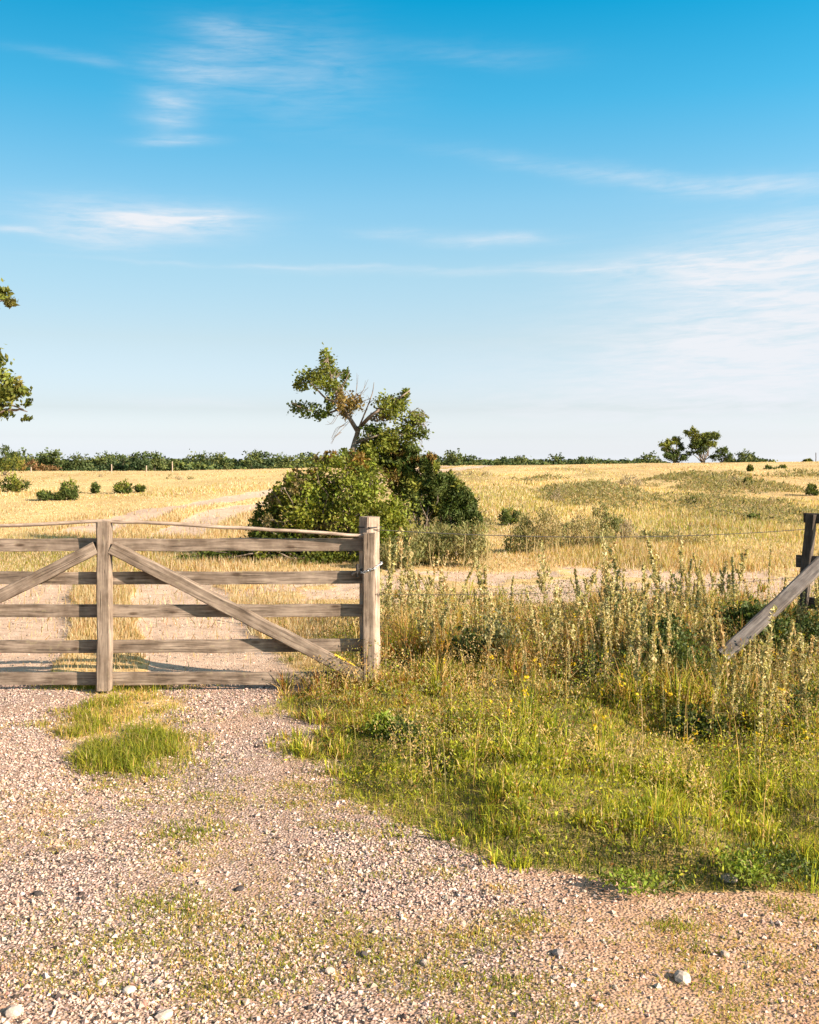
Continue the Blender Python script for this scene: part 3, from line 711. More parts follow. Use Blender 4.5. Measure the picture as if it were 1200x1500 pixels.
# big rounded bush below it
BD = 16.3
bush = thing('thorn_bush', base_at(490, BD), 'broad rounded olive green bush spreading under the thorn tree behind the gate', 'bush')
bl = [(505,735,88,60,0),(450,752,46,44,3),(417,765,36,44,2),(455,708,34,20,4),(500,690,48,26,3),(535,706,24,20,0),(440,805,70,30,2),(500,800,70,34,3),(555,785,42,34,3),(600,800,42,26,0),(470,730,30,24,3),(525,720,34,26,3),(400,790,34,34,2),(530,750,34,26,0),(572,760,26,24,0),(430,725,26,22,0),(408,735,14,18,4),(393,800,20,24,0),(300,823,46,12,2),(355,815,42,18,2),(410,818,44,18,0),(330,812,24,10,2),(450,822,60,14,2),(385,770,22,20,2)]
LB = [np.array([.16, .18, .026]), np.array([.2, .13, .03]), np.array([.085, .11, .018]), np.array([.22, .255, .036]), np.array([.22, .18, .08])]
for q in list(bl):
    for k in range(3):
        a = R.uniform(.1, 3.0); bl.append((q[0]+math.cos(a)*q[2]*R.uniform(.75, 1.05), q[1]-math.sin(a)*q[3]*R.uniform(.7, 1.06), q[2]*.16+3, q[3]*R.uniform(.15, .35)+3, int(R.integers(0, 4)) if R.random() < .8 else 4))
foliage('foliage', bush, M_leaf, pxc(bl, BD, dj=.5, deep=.8), 33000, .062, .6, LB, 24, .17, shell=.60)
S = [(bent(base_at(490+R.normal(0, 20), BD), pp(px+R.normal(0, 8), py-R.uniform(.3, 1)*ry, BD+R.uniform(-.5, .5)), 0, .05, 8), .022, .004) for (px, py, rx, ry, *_) in bl[:24] for q in range(3)]
limbs('branches', bush, M_bark, S, 5)
LJ = [np.array([.075, .10, .022]), np.array([.19, .13, .035]), np.array([.055, .078, .018]), np.array([.15, .165, .028])]
def juniper(px, d, clumps, label, n, size=.075, grp=None, cat='shrub', name='juniper', spiky=False):
    t = thing(name, base_at(px, d), label, cat, grp); b0 = base_at(px, d)
    if spiky:                                     # ragged upright sprays round the outline
        ex = []
        for q in clumps:
            for k in range(4):
                a = R.uniform(-.3, 3.44); ex.append((q[0]+math.cos(a)*q[2]*R.uniform(.5, 1.15), q[1]-math.sin(a)*q[3]*R.uniform(.5, 1.15), q[2]*R.uniform(.18, .40), q[3]*R.uniform(.2, .5), int(R.choice([0, 2, 3, 1], p=[.35, .3, .25, .1]))))
        clumps = [(q[0], q[1], q[2]*.82, q[3]*.82, q[4]) for q in clumps]+ex
    cl = pxc(clumps, d, dj=.25, deep=.95)
    limbs('trunk', t, M_bark, [(bent(b0-Vector((0, 0, .05)), c[0], 0, .04, 6), .022, .005) for c in cl[:9]], 5)
    foliage('foliage', t, M_needle, cl, int(n*1.25), size, .34, LJ, 16, .22, shell=.4, bias=.25, out=.7)
    return t
juniper(668, 17.2, [(662,738,34,30,2),(650,728,20,30,3),(684,746,18,24,0),(664,714,18,16,3),(672,768,32,24,2),(694,764,10,18,2),(660,702,9,10,0)], 'dark green juniper at the outer edge of the bush clump', 10000, spiky=True)
juniper(622, 17.0, [(628,690,13,20,0),(618,722,28,26,0),(596,688,28,26,2),(588,668,22,20,1),(640,712,14,22,2),(604,715,24,26,3),(626,750,26,28,2),(578,700,20,24,1),(632,672,8,10,1)], 'upright juniper with browning tips between thorn tree and dark juniper', 11000, spiky=True)

# grey-green weeds in front of the bush clump and other soft clumps in the field
LW = [np.array([.25, .235, .10]), np.array([.32, .27, .13]), np.array([.16, .165, .06]), np.array([.30, .25, .17])]
def weed_patch(px, d, clumps, label, n, size=.05, grp='grey green weed clumps', cat='weeds', name='weed_clump', bias=.55):
    t = thing(name, base_at(px, d), label, cat, grp); b0 = base_at(px, d); cl = pxc(clumps, d, dj=.2, deep=.9)
    S = []
    for c in cl:
        for q in range(10):
            tp = np.array(tuple(c[0]))+norm(R.normal(0, 1, (1, 3)))[0]*np.array(c[1])*.9; g_ = (tp[0]+R.normal(0, .05), tp[1], float(height(tp[0], tp[1])))
            if tp[2] > g_[2]+.05: S.append((bent(g_, tp, 0, .02, 4), .004+.0002*d, .002+.0002*d))
    leafy(t, S, M_stem, cl, int(n*1.5), size, .35, LW, 40, .14, shell=.3, bias=bias)
    return t
weed_patch(680, 15.6, [(660,795,40,26,0),(690,790,30,32,0),(640,800,34,28,2),(705,800,18,24,1),(612,805,30,26,2)], 'grey green weeds massed at the foot of the junipers', 5000)
weed_patch(580, 15.2, [(585,810,34,22,2),(560,812,24,20,0),(610,800,24,26,0)], 'olive weeds at the foot of the bush right behind the gate post', 3000)
weed_patch(790, 17.5, [(775,780,26,30,0),(800,775,22,34,1),(760,795,22,22,2)], 'tall grey green weeds past the small round shrub in the meadow', 2600)
weed_patch(845, 18.5, [(830,785,26,24,0),(860,775,22,30,1),(880,790,24,20,0)], 'thin tan weeds in the meadow between two taller clumps', 1900)
weed_patch(905, 20.0, [(892,765,22,22,2),(915,775,18,16,3),(880,752,14,14,0)], 'dark purplish weeds in the meadow above the pale strip', 1500)
weed_patch(985, 19.0, [(965,790,30,18,0),(1010,792,34,18,1),(1040,800,24,14,0)], 'low wide spread of pale weeds in front of the bright green patch', 2000)
weed_patch(1070, 46, [(1065,712,10,12,3),(1078,708,10,14,3),(1055,716,8,8,1)], 'grey bare weed clump standing on the upper right field', 700, .09)
weed_patch(690, 60, [(672,700,5,8,3),(690,698,5,9,3),(712,698,7,9,3)], 'wispy grey stalks along the far bend of the track', 380, .10)
weed_patch(900, 46, [(885,710,20,10,0),(925,706,22,12,3),(955,714,18,8,1)], 'wide faded weed band high on the right field', 900, .09)
weed_patch(830, 36, [(815,735,7,22,3),(826,742,8,14,3)], 'tall thin greyish weed spires in mid field', 420, .08)
weed_patch(1125, 34, [(1120,742,10,8,3),(1132,738,7,12,3)], 'slanting brown weeds near the old fence top in the field', 320, .08)
weed_patch(270, 62, [(248,702,5,8,0),(262,704,7,8,3),(280,704,8,7,0),(292,706,5,6,1)], 'dry tall weeds in the left field beyond the track', 520, .10)
weed_patch(140, 68, [(148,700,3,9,3)], 'single dry weed stalk clump left of the two little shrubs', 120, .10)

n = 85000
u_ = R.uniform(-.06, .46, n); y = 14+42*R.random(n)**1.4; x = u_*y
pt = fbm(x*.28+33, y*.16+8, 4); keep = (R.random(n) < sst(.46, .62, pt)*(1-branch(x, y))) & (track(x, y) < .3)
x = x[keep]; y = y[keep]; pt = pt[keep]; n = len(x)
P = np.stack([x, y, height(x, y)+R.random(n)*(.05+.30*sst(.52, .70, pt))], 1)
col = pick(n, [(.30, .27, .13), (.22, .21, .09), (.36, .28, .16), (.13, .13, .05)], [.4, .3, .2, .1])
V, Fc, C = leaf_quads(P, .0034*y+.02, .32, col, (0, 0, 1), .5)
tag(link('field_undergrowth', raw_mesh('field_undergrowth', V, Fc, C), mats=[M_grass]), 'faded grey green scrub growing in patches over the dry field', kind='stuff')
# small shrubs dotted over the field
def field_shrub(px, py, rx, ry, label, d=None, n=700, two=None):
    if d is None: _, d, _ = gp(px, py+ry)
    cl = [(px-rx*.45, py, rx*.55, ry*.9, 0), (px+rx*.4, py+ry*.1, rx*.55, ry*.85, 2), (px, py-ry*.15, rx*.6, ry, 3), (px, py+ry*.4, rx*.8, ry*.5, 2)]
    return juniper(px, d, cl, label, n, .0032*d, 'small shrubs dotted over the field', name='field_shrub')
for px, py, rx, ry, lab in ((20,709,22,12,'rounded green shrub at the far left of the dry field'),(102,719,15,13,'upright dark shrub with a taller right tip in the left field'),
    (66,726,12,7,'low green shrub just left of the upright dark shrub'),(88,727,8,6,'tiny shrub touching the upright dark shrub'),(140,715,6,8,'small narrow shrub between the upright and the wide shrub'),
    (180,715,14,8,'wide low shrub in the middle of the left field'),(206,716,9,5,'little shrub just right of the wide low shrub'),
    (747,757,16,13,'dark round shrub in the meadow right of the bush clump'),(1128,687,9,5,'dark low shrub on the right crest below the skyline'),(1146,686,7,4,'flat small shrub beside the dark low crest shrub'),
    (1073,685,9,4,'flat shrub just under the wind bent trees'),(1099,686,4,4,'tiny dot of shrub between the crest shrubs'),(1097,706,7,6,'dark shrub right of the grey bare weed clump'),
    (1016,733,9,5,'dark flat shrub alone in the middle of the right field'),(1190,718,10,8,'green shrub above the old fence at the right edge'),(1183,677,8,4,'small shrub on the crest at the right edge'),(1105,757,10,4,'flattened dark shrub near the slanting brown weeds')):
    field_shrub(px, py, rx, ry, lab, n=500 if rx < 12 else 900)
# dark leafy clump in the weeds and one under the gate's far side
def herb(px, py, clumps, label, n, size=.035, lift=0):
    _, d, _ = gp(px, py); t = thing('leafy_plant', base_at(px, d), label, 'plant', 'leafy plants in the verge')
    S = [(bent(base_at(px, d), pp(c[0]+R.normal(0, c[2]*.4), c[1]-c[3]*.4, d), 0, .04, 4), .004, .002) for c in clumps for q in range(5)]
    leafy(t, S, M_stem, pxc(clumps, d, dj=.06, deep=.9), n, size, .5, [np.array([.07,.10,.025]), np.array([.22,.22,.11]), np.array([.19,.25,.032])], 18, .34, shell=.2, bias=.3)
herb(705, 985, [(690,950,30,28,0),(725,945,24,30,1),(672,962,18,16,0),(715,965,30,16,0)], 'dark leafy dome of a plant at the back of the verge', 2600)
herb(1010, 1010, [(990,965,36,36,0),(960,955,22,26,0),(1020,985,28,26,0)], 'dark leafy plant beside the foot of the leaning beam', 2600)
herb(1110, 978, [(1095,975,30,22,0),(1135,960,36,40,0),(1170,962,38,44,0),(1200,955,30,44,0),(1150,938,40,34,0),(1195,935,26,38,0),(1110,990,60,22,0)], 'dense plant growth darkened for the shadow below the old fence', 6500)  # dark leaf colour takes the place of shadow under the fence
herb(1080, 950, [(1078,922,26,24,0),(1105,905,24,22,0),(1050,935,20,16,0)], 'growth added for the dark shadow behind the low end of the leaning beam', 2600)  # leaves added and coloured dark to fill a shadowed spot
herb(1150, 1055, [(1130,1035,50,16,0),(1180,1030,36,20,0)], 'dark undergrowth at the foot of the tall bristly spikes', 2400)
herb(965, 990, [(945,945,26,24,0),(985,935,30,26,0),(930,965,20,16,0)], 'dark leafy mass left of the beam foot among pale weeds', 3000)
herb(1120, 1296, [(1095,1266,44,16,2),(1150,1270,44,17,0),(1110,1282,30,9,2)], 'low bright green leafy plant at the verge corner', 1000, .019)
herb(955, 1306, [(925,1290,40,9,2),(975,1293,34,8,0),(900,1284,24,8,2)], 'low spreading green plant where the verge meets the dirt', 600, .019)
herb(590, 1090, [(590,1070,34,20,0),(560,1060,20,16,2)], 'dark tuft of leaves in the near verge below the gate post', 1300, .028)
herb(1010, 1085, [(1010,1060,30,20,0),(1040,1068,24,14,0)], 'dark leaves low among the weeds in the middle of the verge', 1500, .03)
herb(880, 1000, [(870,975,24,20,0),(895,985,20,16,1)], 'mottled leaves behind the tallest verge weeds', 1000, .03)

# tall weeds in the verge: three kinds, each stem + heads; copies share their meshes
WC = [np.array([.60, .52, .29]), np.array([.48, .44, .20]), np.array([.29, .285, .115]), np.array([.46, .32, .15]), np.array([.055, .06, .03])]
def weed_proto(kind, seed):
    tb = Tubes(4); P = []; C = []; H = 1.0
    lean = R.normal(0, .10, 2); main = np.array([[lean[0]*t*t, lean[1]*t*t, t] for t in np.linspace(0, 1, 7)])*[1, 1, H]
    tb.add(main, .0050, .0020)
    def along(line, f): 
        t = np.linspace(0, 1, len(line)); return np.stack([np.interp(f, t, line[:, q]) for q in range(3)], 1)
    if kind == 'spike':
        m = 300; f = .22+.78*R.random(m)**.8; p = along(main, f); r = (.040*(1.12-f))*R.uniform(.2, 1.3, m)+.003
    elif kind == 'branched':
        p = []; r = []
        for k in range(10):
            f0 = R.uniform(.25, .85); a = R.uniform(0, 6.28); L_ = R.uniform(.12, .30)*(1.15-f0)
            b0 = along(main, np.array([f0]))[0]; b1 = b0+np.array([math.cos(a)*L_*.45, math.sin(a)*L_*.45, L_]); ln = bent(b0, b1, 0, .03, 4); tb.add(ln, .0024, .0012)
            q = along(ln, R.random(26)*.9+.1); p.append(q); r.append(np.full(26, .012))
        q = along(main, .5+.5*R.random(70)); p.append(q); r.append(np.full(70, .016)); p = np.concatenate(p); r = np.concatenate(r)
    else:
        p = [along(main, .65+.35*R.random(60)), along(main, .1+.5*R.random(24))]; r = np.concatenate([np.full(60, .014), np.full(24, .02)]); p = np.concatenate(p)
    d = norm(R.normal(0, 1, (len(p), 3))); p = p+d*r[:, None]
    pal = WC if kind != 'stalk' else [WC[3], WC[0], WC[3]]
    col = pick(len(p), pal[:4], [.4, .3, .2, .1] if kind != 'stalk' else [.6, .25, .15])
    V, Fc, C = leaf_quads(p, .040, .5, col, (0, 0, 1), .45, d*.5)
    return tb.mesh('stem'), raw_mesh('heads', V, Fc, C)
KINDS = {'spike': ('spiky_weed', 'narrow spiky seeding weed with pale bristly heads in the verge', 'spiky seeding weeds in the verge'),
         'branched': ('branched_weed', 'branched pale seeding weed spreading above the verge grass', 'branched seeding weeds in the verge'),
         'stalk': ('dry_weed_stalk', 'thin brown dry weed stalk with few heads in the verge', 'dry brown weed stalks in the verge')}
PRO = {}
for kd, (nm, lab, grp) in KINDS.items():
    PRO[kd] = []
    for q in range(8):
        sm_, hm_ = weed_proto(kd, q); sm_.materials.append(M_stem); hm_.materials.append(M_leaf); PRO[kd].append((sm_, hm_))
def plant_weed(kd, x, y, hgt, label=None, girth=1.):
    nm, lab, grp = KINDS[kd]; z = float(height(x, y))
    r = bpy.data.objects.new(nm, None); COL.objects.link(r); r.empty_display_size = .1
    r.location = (x, y, z-.01); r.rotation_euler = (R.normal(0, .10), R.normal(0, .10), R.uniform(0, 6.28)); r.scale = (hgt*girth, hgt*girth, hgt)
    tag(r, label or lab, 'weed', grp)
    s_, h_ = random.choice(PRO[kd])
    for nme, me in (('stem', s_), ('foliage', h_)):  # this foliage part is the weed's seed heads
        c = bpy.data.objects.new(nme, me); COL.objects.link(c); c.parent = r
# the ones that stand out
for kd, px, pyb, pyt, d, lab, gi in (('spike',1133,1075,925,7.0,'tall pale bristly spike standing just below the leaning beam',2.3),('spike',1112,1060,965,7.2,'short pale spike left of the tall bristly one below the beam',2.),('spike',1150,1040,955,7.4,'short bushy spike between the two taller ones below the beam',2.2),('spike',1078,1040,958,7.4,'pale spike right under the low end of the leaning beam',1.8),('spike',1163,1050,935,7.6,'pale bristly spike right of the tall one below the leaning beam',2.0),('spike',1187,1060,905,7.2,'pale bristly spike at the right edge under the old fence',2.0),
    ('spike',1098,930,843,9.3,'dark headed single spike against the pale strip left of the old fence',.7),('spike',1126,930,795,9.6,'tallest thin dark spike beside the old fence post',.5),('spike',1032,980,878,8.6,'leaning pale spike left of the beam foot',1.0),
    ('branched',935,1060,900,7.4,'tall branched weed at the middle of the verge',1.3),('branched',905,1050,880,7.6,'dense branched weed left of the dark leafy plant',1.1),('branched',815,1010,850,8.6,'tall branched weed rising in front of the pale strip',.8),('branched',980,1000,845,9.4,'slender branched weed in front of the pale strip',.7),
    ('stalk',625,980,800,9.2,'tall thin stalk standing right beside the gate post wires',.7),('branched',600,970,830,9.4,'grey weed rising just right of the gate post',.7)):
    x_ = (px-CX)/F*d; zb = float(height(x_, d)); zt = EYE-(pyt-HY)/F*d
    plant_weed(kd, x_, d, zt-zb, lab, gi)
cnt = 0
while cnt < 299:
    px = 1230-680*R.random()**1.35; pyb = R.uniform(905, 1115); y_ = EYE/((pyb-HY)/F); x_ = (px-CX)/F*y_
    u_ = (px-560)/640
    if pyb > 965+165*u_ or float(verge(x_, y_)) < .5: continue
    if px > 1040 and pyb > 985 and R.random() < .25: continue
    if 1035 < px < 1200 and pyb < 1000 and R.random() < .8: continue
    if R.random() > .15+.85*float(sst(.40, .60, fbm(x_*1.3+31, y_*1.3+2, 3))): continue
    kd = R.choice(['spike', 'branched', 'stalk'], p=[.36, .40, .24])
    plant_weed(kd, x_, y_, (R.uniform(.22, .52)+.35*R.random()**3)*(1.2 if y_ > 7.2 else 1.0)); cnt += 1
# small yellow flowers
n = 110
x = R.uniform(.2, 4.2, n*4); y = R.uniform(5.0, 9, n*4); k_ = (verge(x, y) > .7) & (x < .42*y); x = x[k_][:n]; y = y[k_][:n]; n = len(x)
P = np.stack([x, y, height(x, y)+R.uniform(.16, .34, n)], 1); P = np.repeat(P, 6, 0)+R.normal(0, .009, (n*6, 3))
V, Fc, C = leaf_quads(P, .016, .8, np.tile(np.array([.75, .52, .02]), (len(P), 1))*R.uniform(.7, 1.1, (len(P), 1)))
tag(link('yellow_flowers', raw_mesh('yellow_flowers', V, Fc, C), mats=[M_leaf]), 'scattered tiny yellow flowers in the verge grass', kind='stuff')

# ------------------------------------------------------------------ broad-leaved tree whose branch tips enter at the left edge
OD = 12.5
oak = thing('broadleaf_tree', base_at(-230, OD), 'large broad leaved tree reaching leafy branch tips in from the left edge', 'tree')
b0 = base_at(-230, OD)
S = [(bent(b0-Vector((0, 0, .1)), pp(-225, 560, OD), 0, .02, 8), .20, .13), (bent(pp(-225, 560, OD), pp(-200, 300, OD), 0, .04, 8), .13, .04)]
for tx, ty, fx, fy in ((20,585,-222,600),(-10,535,-222,560),(35,600,-60,590),(15,440,-215,470),(-40,420,-215,450),(-90,330,-205,380),(-320,420,-220,500),(-380,540,-225,570),(-280,330,-205,380),(40,603,-30,612)):
    S.append((bent(pp(fx, fy, OD), pp(tx, ty, OD+R.uniform(-.3, .3)), -.05, .025, 8), .045, .006))
limbs('trunk', oak, M_bark, S)
LO = [np.array([.16, .18, .035]), np.array([.19, .175, .045]), np.array([.085, .10, .02])]
near_ = pxc([(2,432,18,10,0),(18,442,14,7,1),(-20,420,26,20,0),(-28,445,20,14,2),(0,562,24,30,0),(18,576,18,18,0),(-12,585,26,24,2),(-30,545,36,34,0),(34,573,9,6,0),(42,590,6,7,2),(10,605,10,8,0),(38,613,9,4,2),(-5,527,10,10,2),(26,560,8,10,1),(-30,600,22,14,2)], OD, dj=.25)
far_ = pxc([(-120,520,80,70,0),(-130,420,80,60,2),(-220,330,110,70,0),(-330,430,100,80,2),(-360,540,90,60,0),(-230,480,90,80,2),(-80,580,40,30,0)], OD, dj=.6)
V1, _, C1 = clump_leaves(near_, 3600, .068, .55, LO, 12, .24, shell=.25)
V2, _, C2 = clump_leaves(far_, 9000, .085, .55, LO, 40, .14, shell=.5)
V = np.concatenate([V1, V2]); o = link('crown', raw_mesh('crown', V, np.arange(len(V)).reshape(-1, 4), np.concatenate([C1, C2])), oak, [M_leaf]); o.matrix_basis = oak.matrix_basis.inverted()

# ------------------------------------------------------------------ wind-bent trees on the right skyline
def skyline_tree(px, d, clumps, label, n, size, bark=M_bark, name='wind_bent_tree', cat='tree'):
    t = thing(name, base_at(px, d), label, cat, 'trees on the right skyline'); b0 = base_at(px, d); cl = pxc(clumps, d, dj=.3)
    limbs('trunk', t, bark, [(bent(b0-Vector((0, 0, .1))+Vector((R.normal(0, .08), 0, 0)), c[0], 0, .04, 7), .06, .02) for c in cl], 5)
    foliage('crown', t, M_needle, cl, n, size, .5, LJ, 12, .24, shell=.35)
SD = 88
skyline_tree(990, SD, [(972,652,9,5,3),(985,646,8,5,3),(993,643,6,5,0),(978,658,9,4,0),(996,655,6,6,2),(986,664,10,6,2),(994,670,11,7,2),(982,670,8,6,2)], 'wind clipped tree left of the pair on the right skyline', 4800, .17)
skyline_tree(1030, SD, [(1010,631,8,6,3),(1020,638,10,7,3),(1017,650,9,6,0),(1025,658,11,6,2),(1033,650,9,5,3),(1041,637,11,5,3),(1050,640,6,5,0),(1046,650,7,5,3),(1012,663,6,4,2),(1030,646,8,4,0),(1022,645,10,7,2),(1038,642,9,6,0)], 'tallest wind bent tree with pale trunk on the right skyline', 6500, .17, M_bark)
skyline_tree(1058, SD, [(1054,662,7,6,2),(1062,659,6,5,0),(1050,670,8,5,2),(1066,668,8,7,2)], 'small dark tree hard against the tallest skyline tree', 1400, .17)

# ------------------------------------------------------------------ far scrub wood: single trees and bushes
LF = [np.array([.070, .095, .032]), np.array([.11, .13, .036]), np.array([.045, .072, .028])]
def far_proto(seed, hgt, wid, kind):
    tb = Tubes(4); cl = []
    k = {'round': 6, 'tall': 7, 'low': 5}[kind]
    for q in range(k):
        a = R.uniform(0, 6.28); rr = R.uniform(.1, .55)*wid*.5; zz = hgt*R.uniform(.35, .80) if kind != 'low' else hgt*R.uniform(.3, .6)
        cl.append((Vector((math.cos(a)*rr, math.sin(a)*rr, zz)), (wid*R.uniform(.20, .34), wid*R.uniform(.20, .34), hgt*R.uniform(.15, .25)), int(R.integers(0, 3))))
    cl.append((Vector((0, 0, hgt*.28)), (wid*.45, wid*.45, hgt*.25), 2))
    for c in cl: tb.add(bent((0, 0, -.4), c[0], 0, .03, 5), .10, .03)
    V, Fc, C = clump_leaves(cl, 1100, .44, .65, LF, 14, .24, shell=.4)
    tm = tb.mesh('trunk'); tm.materials.append(M_bark); cm = raw_mesh('crown', V, Fc, C); cm.materials.append(M_needle)
    return tm, cm
FP = {k: [far_proto(i, *dim, k) for i in range(3)] for k, dim in (('round', (5.0, 5.2)), ('tall', (6.2, 4.2)), ('low', (3.4, 5.6)))}
def far_tree(px, pyt, d, kind, label, sx=1.):
    x_ = (px-CX)/F*d; z_ = float(height(x_, d)); zt = EYE-(pyt-HY)/F*d
    h0 = {'round': 5.0, 'tall': 6.2, 'low': 3.4}[kind]; s_ = (zt-z_)/h0
    t = thing('far_tree', (x_, d, z_), label, 'tree', 'trees along the far skyline', R.uniform(0, 6.28)); t.scale = (sx*s_, sx*s_, s_)
    tm, cm = FP[kind][int(R.integers(0, 3))]
    for nm, me in (('trunk', tm), ('crown', cm)):
        c = bpy.data.objects.new(nm, me); COL.objects.link(c); c.parent = t
GL = {'round': 'rounded dark green tree in the far tree line', 'tall': 'tall narrow tree in the far tree line', 'low': 'low bushy tree in the far tree line'}
for px in np.arange(-60, 650, 8.):
    k = R.choice(['round', 'tall', 'low'], p=[.45, .2, .35]); py = {'round': 663, 'tall': 659, 'low': 670}[k]+R.uniform(-5, 6)
    far_tree(px+R.uniform(-5, 5), py, R.uniform(190, 245), k, GL[k], R.uniform(.8, 1.25))
for px in np.arange(-50, 960, 15.):
    far_tree(px+R.uniform(-6, 6), 666+R.uniform(-3, 3), R.uniform(270, 330), 'low', GL['low'], 1.5)
for px in np.arange(640, 965, 8.):
    k = R.choice(['round', 'tall', 'low'], p=[.35, .1, .55]); py = {'round': 665, 'tall': 662, 'low': 668}[k]+R.uniform(-2, 4)
    far_tree(px+R.uniform(-4, 4), py, R.uniform(200, 260), k, GL[k], R.uniform(.8, 1.2))
for px, py, k in ((955,669,'low'),(966,668,'low'),(1072,664,'low'),(1082,662,'low'),(1092,660,'round'),(1102,656,'round'),(1110,660,'low'),(1120,664,'low'),(1130,668,'low'),(1136,672,'low')):
    far_tree(px, py, R.uniform(150, 175), k, GL[k].replace('far tree line', 'clump behind the right crest'), .8)
for px, py, k, lab, sx in ((207,656,'tall','tallest far tree with a broken ragged top in the left tree line',1.1),(86,659,'round','broad rounded tree standing high in the left tree line',1.2),(655,660,'round','rounded far tree just right of the bush clump',1.1)):
    far_tree(px, py, 190, k, lab, sx)
# evergreen at the left edge and the rusty bracken beside it
juniper(8, 72, [(8,668,11,13,0),(-10,675,14,14,2),(22,680,12,10,3),(2,684,16,9,3),(8,657,5,6,2),(30,684,8,8,1),(-25,670,14,14,2)], 'pointed dark evergreen at the left edge in front of the far trees', 1600, .2, cat='tree', name='evergreen_tree')
t = thing('rusty_bush', base_at(55, 95), 'rust brown bush at the foot of the left tree line', 'bush')
foliage('foliage', t, M_leaf, pxc([(48,680,9,6),(62,684,10,5),(80,686,10,4)], 95, dj=.4), 500, .22, .5, [np.array([.19, .11, .05])], 12, .25, shell=.3)
# old posts out in the field
for px, py0, py1, lab in ((163,693,680,'pale thin fence post standing alone before the far trees'),(214,692,682,'pale fence post below the tallest far tree'),(252,692,676,'weathered post nearest the ragged stalks in the left field'),(1195,690,663,'thin dark pole on the crest at the right edge'),(45,694,684,'short white post by the rusty bush')):
    d = 84; x_ = (px-CX)/F*d; zb = float(height(x_, d))
    tb = Tubes(6); tb.add([(x_, d, zb-.2), (x_+.03, d, zb+.3), (x_+.02, d, EYE-(py1-HY)/F*d)], .055 if px < 1000 else .035, .045 if px < 1000 else .03)
    tag(link('field_post', tb.mesh('field_post'), mats=[M_pale if px < 1000 else M_old]), lab, 'post', 'old posts out in the field')

# ------------------------------------------------------------------ light, sky, camera
az, el = rad(118), rad(25)
sd = Vector((math.sin(az)*math.cos(el), math.cos(az)*math.cos(el), math.sin(el)))
sl = bpy.data.lights.new('sun', 'SUN'); sl.energy = 4.7; sl.angle = rad(.55); sl.color = (1.0, .80, .615)
so = bpy.data.objects.new('sun', sl); COL.objects.link(so); so.rotation_euler = sd.to_track_quat('Z', 'Y').to_euler(); so.location = sd*50

w = bpy.data.worlds.new('World'); sc.world = w; w.use_nodes = True; nt = w.node_tree; L = nt.links
sky = nd(nt, 'ShaderNodeTexSky', sky_type='NISHITA', sun_disc=False, sun_elevation=el, sun_rotation=az)
tc = nd(nt, 'ShaderNodeTexCoord'); sp = nd(nt, 'ShaderNodeSeparateXYZ'); L.new(tc.outputs['Generated'], sp.inputs[0])
gr = ramp(nt, [(0, (1.55, 1.68, 2.4)), (.0033, (1.37, 1.50, 2.15)), (.01, (1.16, 1.28, 1.88)), (.02, (.96, 1.05, 1.52)), (.047, (.77, .79, 1.02)), (.113, (.82, .80, .82)), (.177, (.79, .90, .87)), (.239, (.62, .95, .96)), (.327, (.22, .94, 1.04)), (.41, (.012, .87, 1.03)), (.5, (.7, .85, .8)), (.75, (1.35, 1.05, .72))], sp.outputs[2])  # upper stops, above the view, are warmed to neutralise the shadow fill
skc = mixc(nt, 1., sky.outputs[0], gr.outputs[0], 'MULTIPLY')
side = mth(nt, 'MULTIPLY_ADD', sp.outputs[0], .42, 1.0); sc3 = nd(nt, 'ShaderNodeVectorMath', operation='SCALE'); L.new(skc, sc3.inputs[0]); L.new(side, sc3.inputs['Scale']); skc = sc3.outputs[0]
azn = mth(nt, 'ARCTAN2', sp.outputs[0], sp.outputs[1]); eln = mth(nt, 'ARCSINE', sp.outputs[2])
cb = nd(nt, 'ShaderNodeCombineXYZ'); L.new(mth(nt, 'MULTIPLY', azn, 11.), cb.inputs[0]); L.new(mth(nt, 'MULTIPLY', eln, 75.), cb.inputs[1])
st = noise(nt, cb.outputs[0], 1., 7, .62, .8); cb3 = nd(nt, 'ShaderNodeCombineXYZ'); L.new(mth(nt, 'MULTIPLY_ADD', eln, 9., mth(nt, 'MULTIPLY', azn, 26.)), cb3.inputs[0]); L.new(mth(nt, 'MULTIPLY_ADD', azn, -14., mth(nt, 'MULTIPLY', eln, 230.)), cb3.inputs[1])
st2 = noise(nt, cb3.outputs[0], 1., 6, .65, .5)
stf = mth(nt, 'MULTIPLY_ADD', mth(nt, 'MULTIPLY_ADD', st.outputs[0], .62, mth(nt, 'MULTIPLY', st2.outputs[0], .42)), 3.0, -1.05, clamp=True)
cb2 = nd(nt, 'ShaderNodeCombineXYZ'); L.new(mth(nt, 'MULTIPLY', azn, 5.), cb2.inputs[0]); L.new(mth(nt, 'MULTIPLY', eln, 12.), cb2.inputs[1])
wb = noise(nt, cb2.outputs[0], 1.3, 4, .6)
waz = mth(nt, 'ADD', azn, mth(nt, 'MULTIPLY_ADD', wb.outputs[0], .06, -.03)); wel = mth(nt, 'ADD', eln, mth(nt, 'MULTIPLY_ADD', wb.outputs[0], .022, -.011))
tot = None
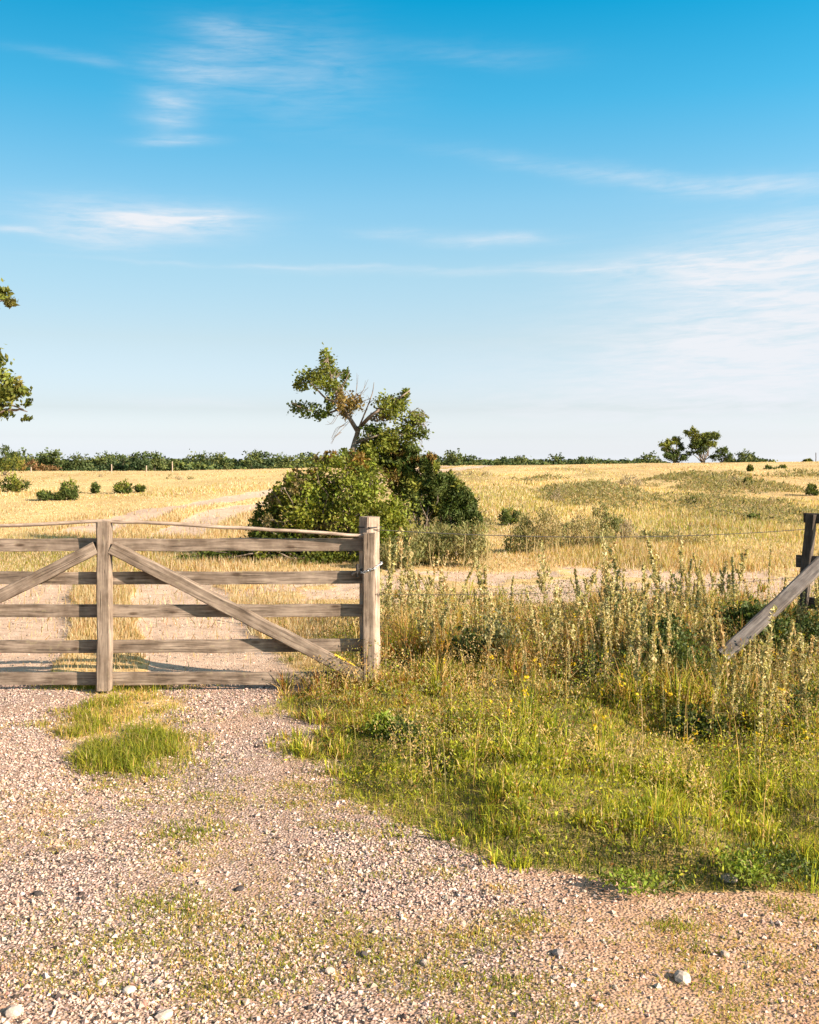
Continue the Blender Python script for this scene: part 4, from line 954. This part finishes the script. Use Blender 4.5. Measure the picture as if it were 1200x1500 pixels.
for px, py, rx, ry, s_, tilt in ((200,322,125,24,1.0,0),(285,318,70,14,.7,-.04),(140,352,70,14,.45,.05),(20,338,55,5,.55,0),(268,122,46,22,.24,.05),(228,182,34,18,.22,.1),(400,112,150,60,.13,.1),(243,152,40,14,.42,.12),(250,178,34,9,.3,.05),(248,208,48,6,.5,-.07),(295,100,70,12,.32,.03),(310,75,60,9,.25,-.03),(335,42,55,10,.3,.04),(345,60,50,8,.2,0),(440,95,110,60,.12,0),(730,352,80,9,.55,0),(880,393,330,6,.40,0),
        (1190,450,210,85,1.1,0),(1120,560,320,80,.8,0),(1050,400,140,30,.5,0),(900,600,350,40,.3,0),(1010,520,160,50,.28,0),(960,262,230,13,.35,.16),(1150,272,130,14,.3,.05),(1140,335,80,16,.42,0),(1080,375,150,18,.45,0),(280,587,110,8,.40,0),(120,86,90,8,.16,.05),(580,342,60,8,.3,0),(420,390,240,3,.3,0),(700,80,120,16,.12,.05)):
    a0 = math.atan((px-CX)/F); e0 = math.atan((HY-py)/F*math.cos(a0)); sa = rx/F; se = ry/F
    da = mth(nt, 'SUBTRACT', waz, a0); de = mth(nt, 'SUBTRACT', wel, e0)
    if tilt: de = mth(nt, 'MULTIPLY_ADD', da, tilt, de)
    q = mth(nt, 'ADD', mth(nt, 'POWER', mth(nt, 'ABSOLUTE', mth(nt, 'DIVIDE', da, sa)), 2.), mth(nt, 'POWER', mth(nt, 'ABSOLUTE', mth(nt, 'DIVIDE', de, se)), 2.))
    g = mth(nt, 'MULTIPLY', mth(nt, 'EXPONENT', mth(nt, 'MULTIPLY', q, -1.)), s_)
    tot = g if tot is None else mth(nt, 'ADD', tot, g)
cf = mth(nt, 'MULTIPLY', tot, mth(nt, 'MULTIPLY_ADD', stf, .95, .16), clamp=True)
front = mth(nt, 'GREATER_THAN', sp.outputs[1], 0.)
cf = mth(nt, 'MULTIPLY', cf, front)
final = mixc(nt, cf, skc, (4.15, 4.3, 4.55))
L.new(final, nt.nodes['Background'].inputs[0]); nt.nodes['Background'].inputs[1].default_value = .075

cam = bpy.data.cameras.new('camera'); co = bpy.data.objects.new('camera', cam); COL.objects.link(co)
co.location = (0, 0, EYE); co.rotation_euler = (math.pi/2, 0, 0)
cam.sensor_fit = 'HORIZONTAL'; cam.sensor_width = 36; cam.lens = 45; cam.shift_y = -(750-HY)/1200; cam.clip_end = 8000; cam.clip_start = .05
sc.camera = co
sc.view_settings.view_transform = 'Standard'; sc.view_settings.look = 'None'; sc.view_settings.exposure = EXPO; sc.view_settings.gamma = 1
sc.cycles.max_bounces = 8; sc.cycles.transparent_max_bounces = 8
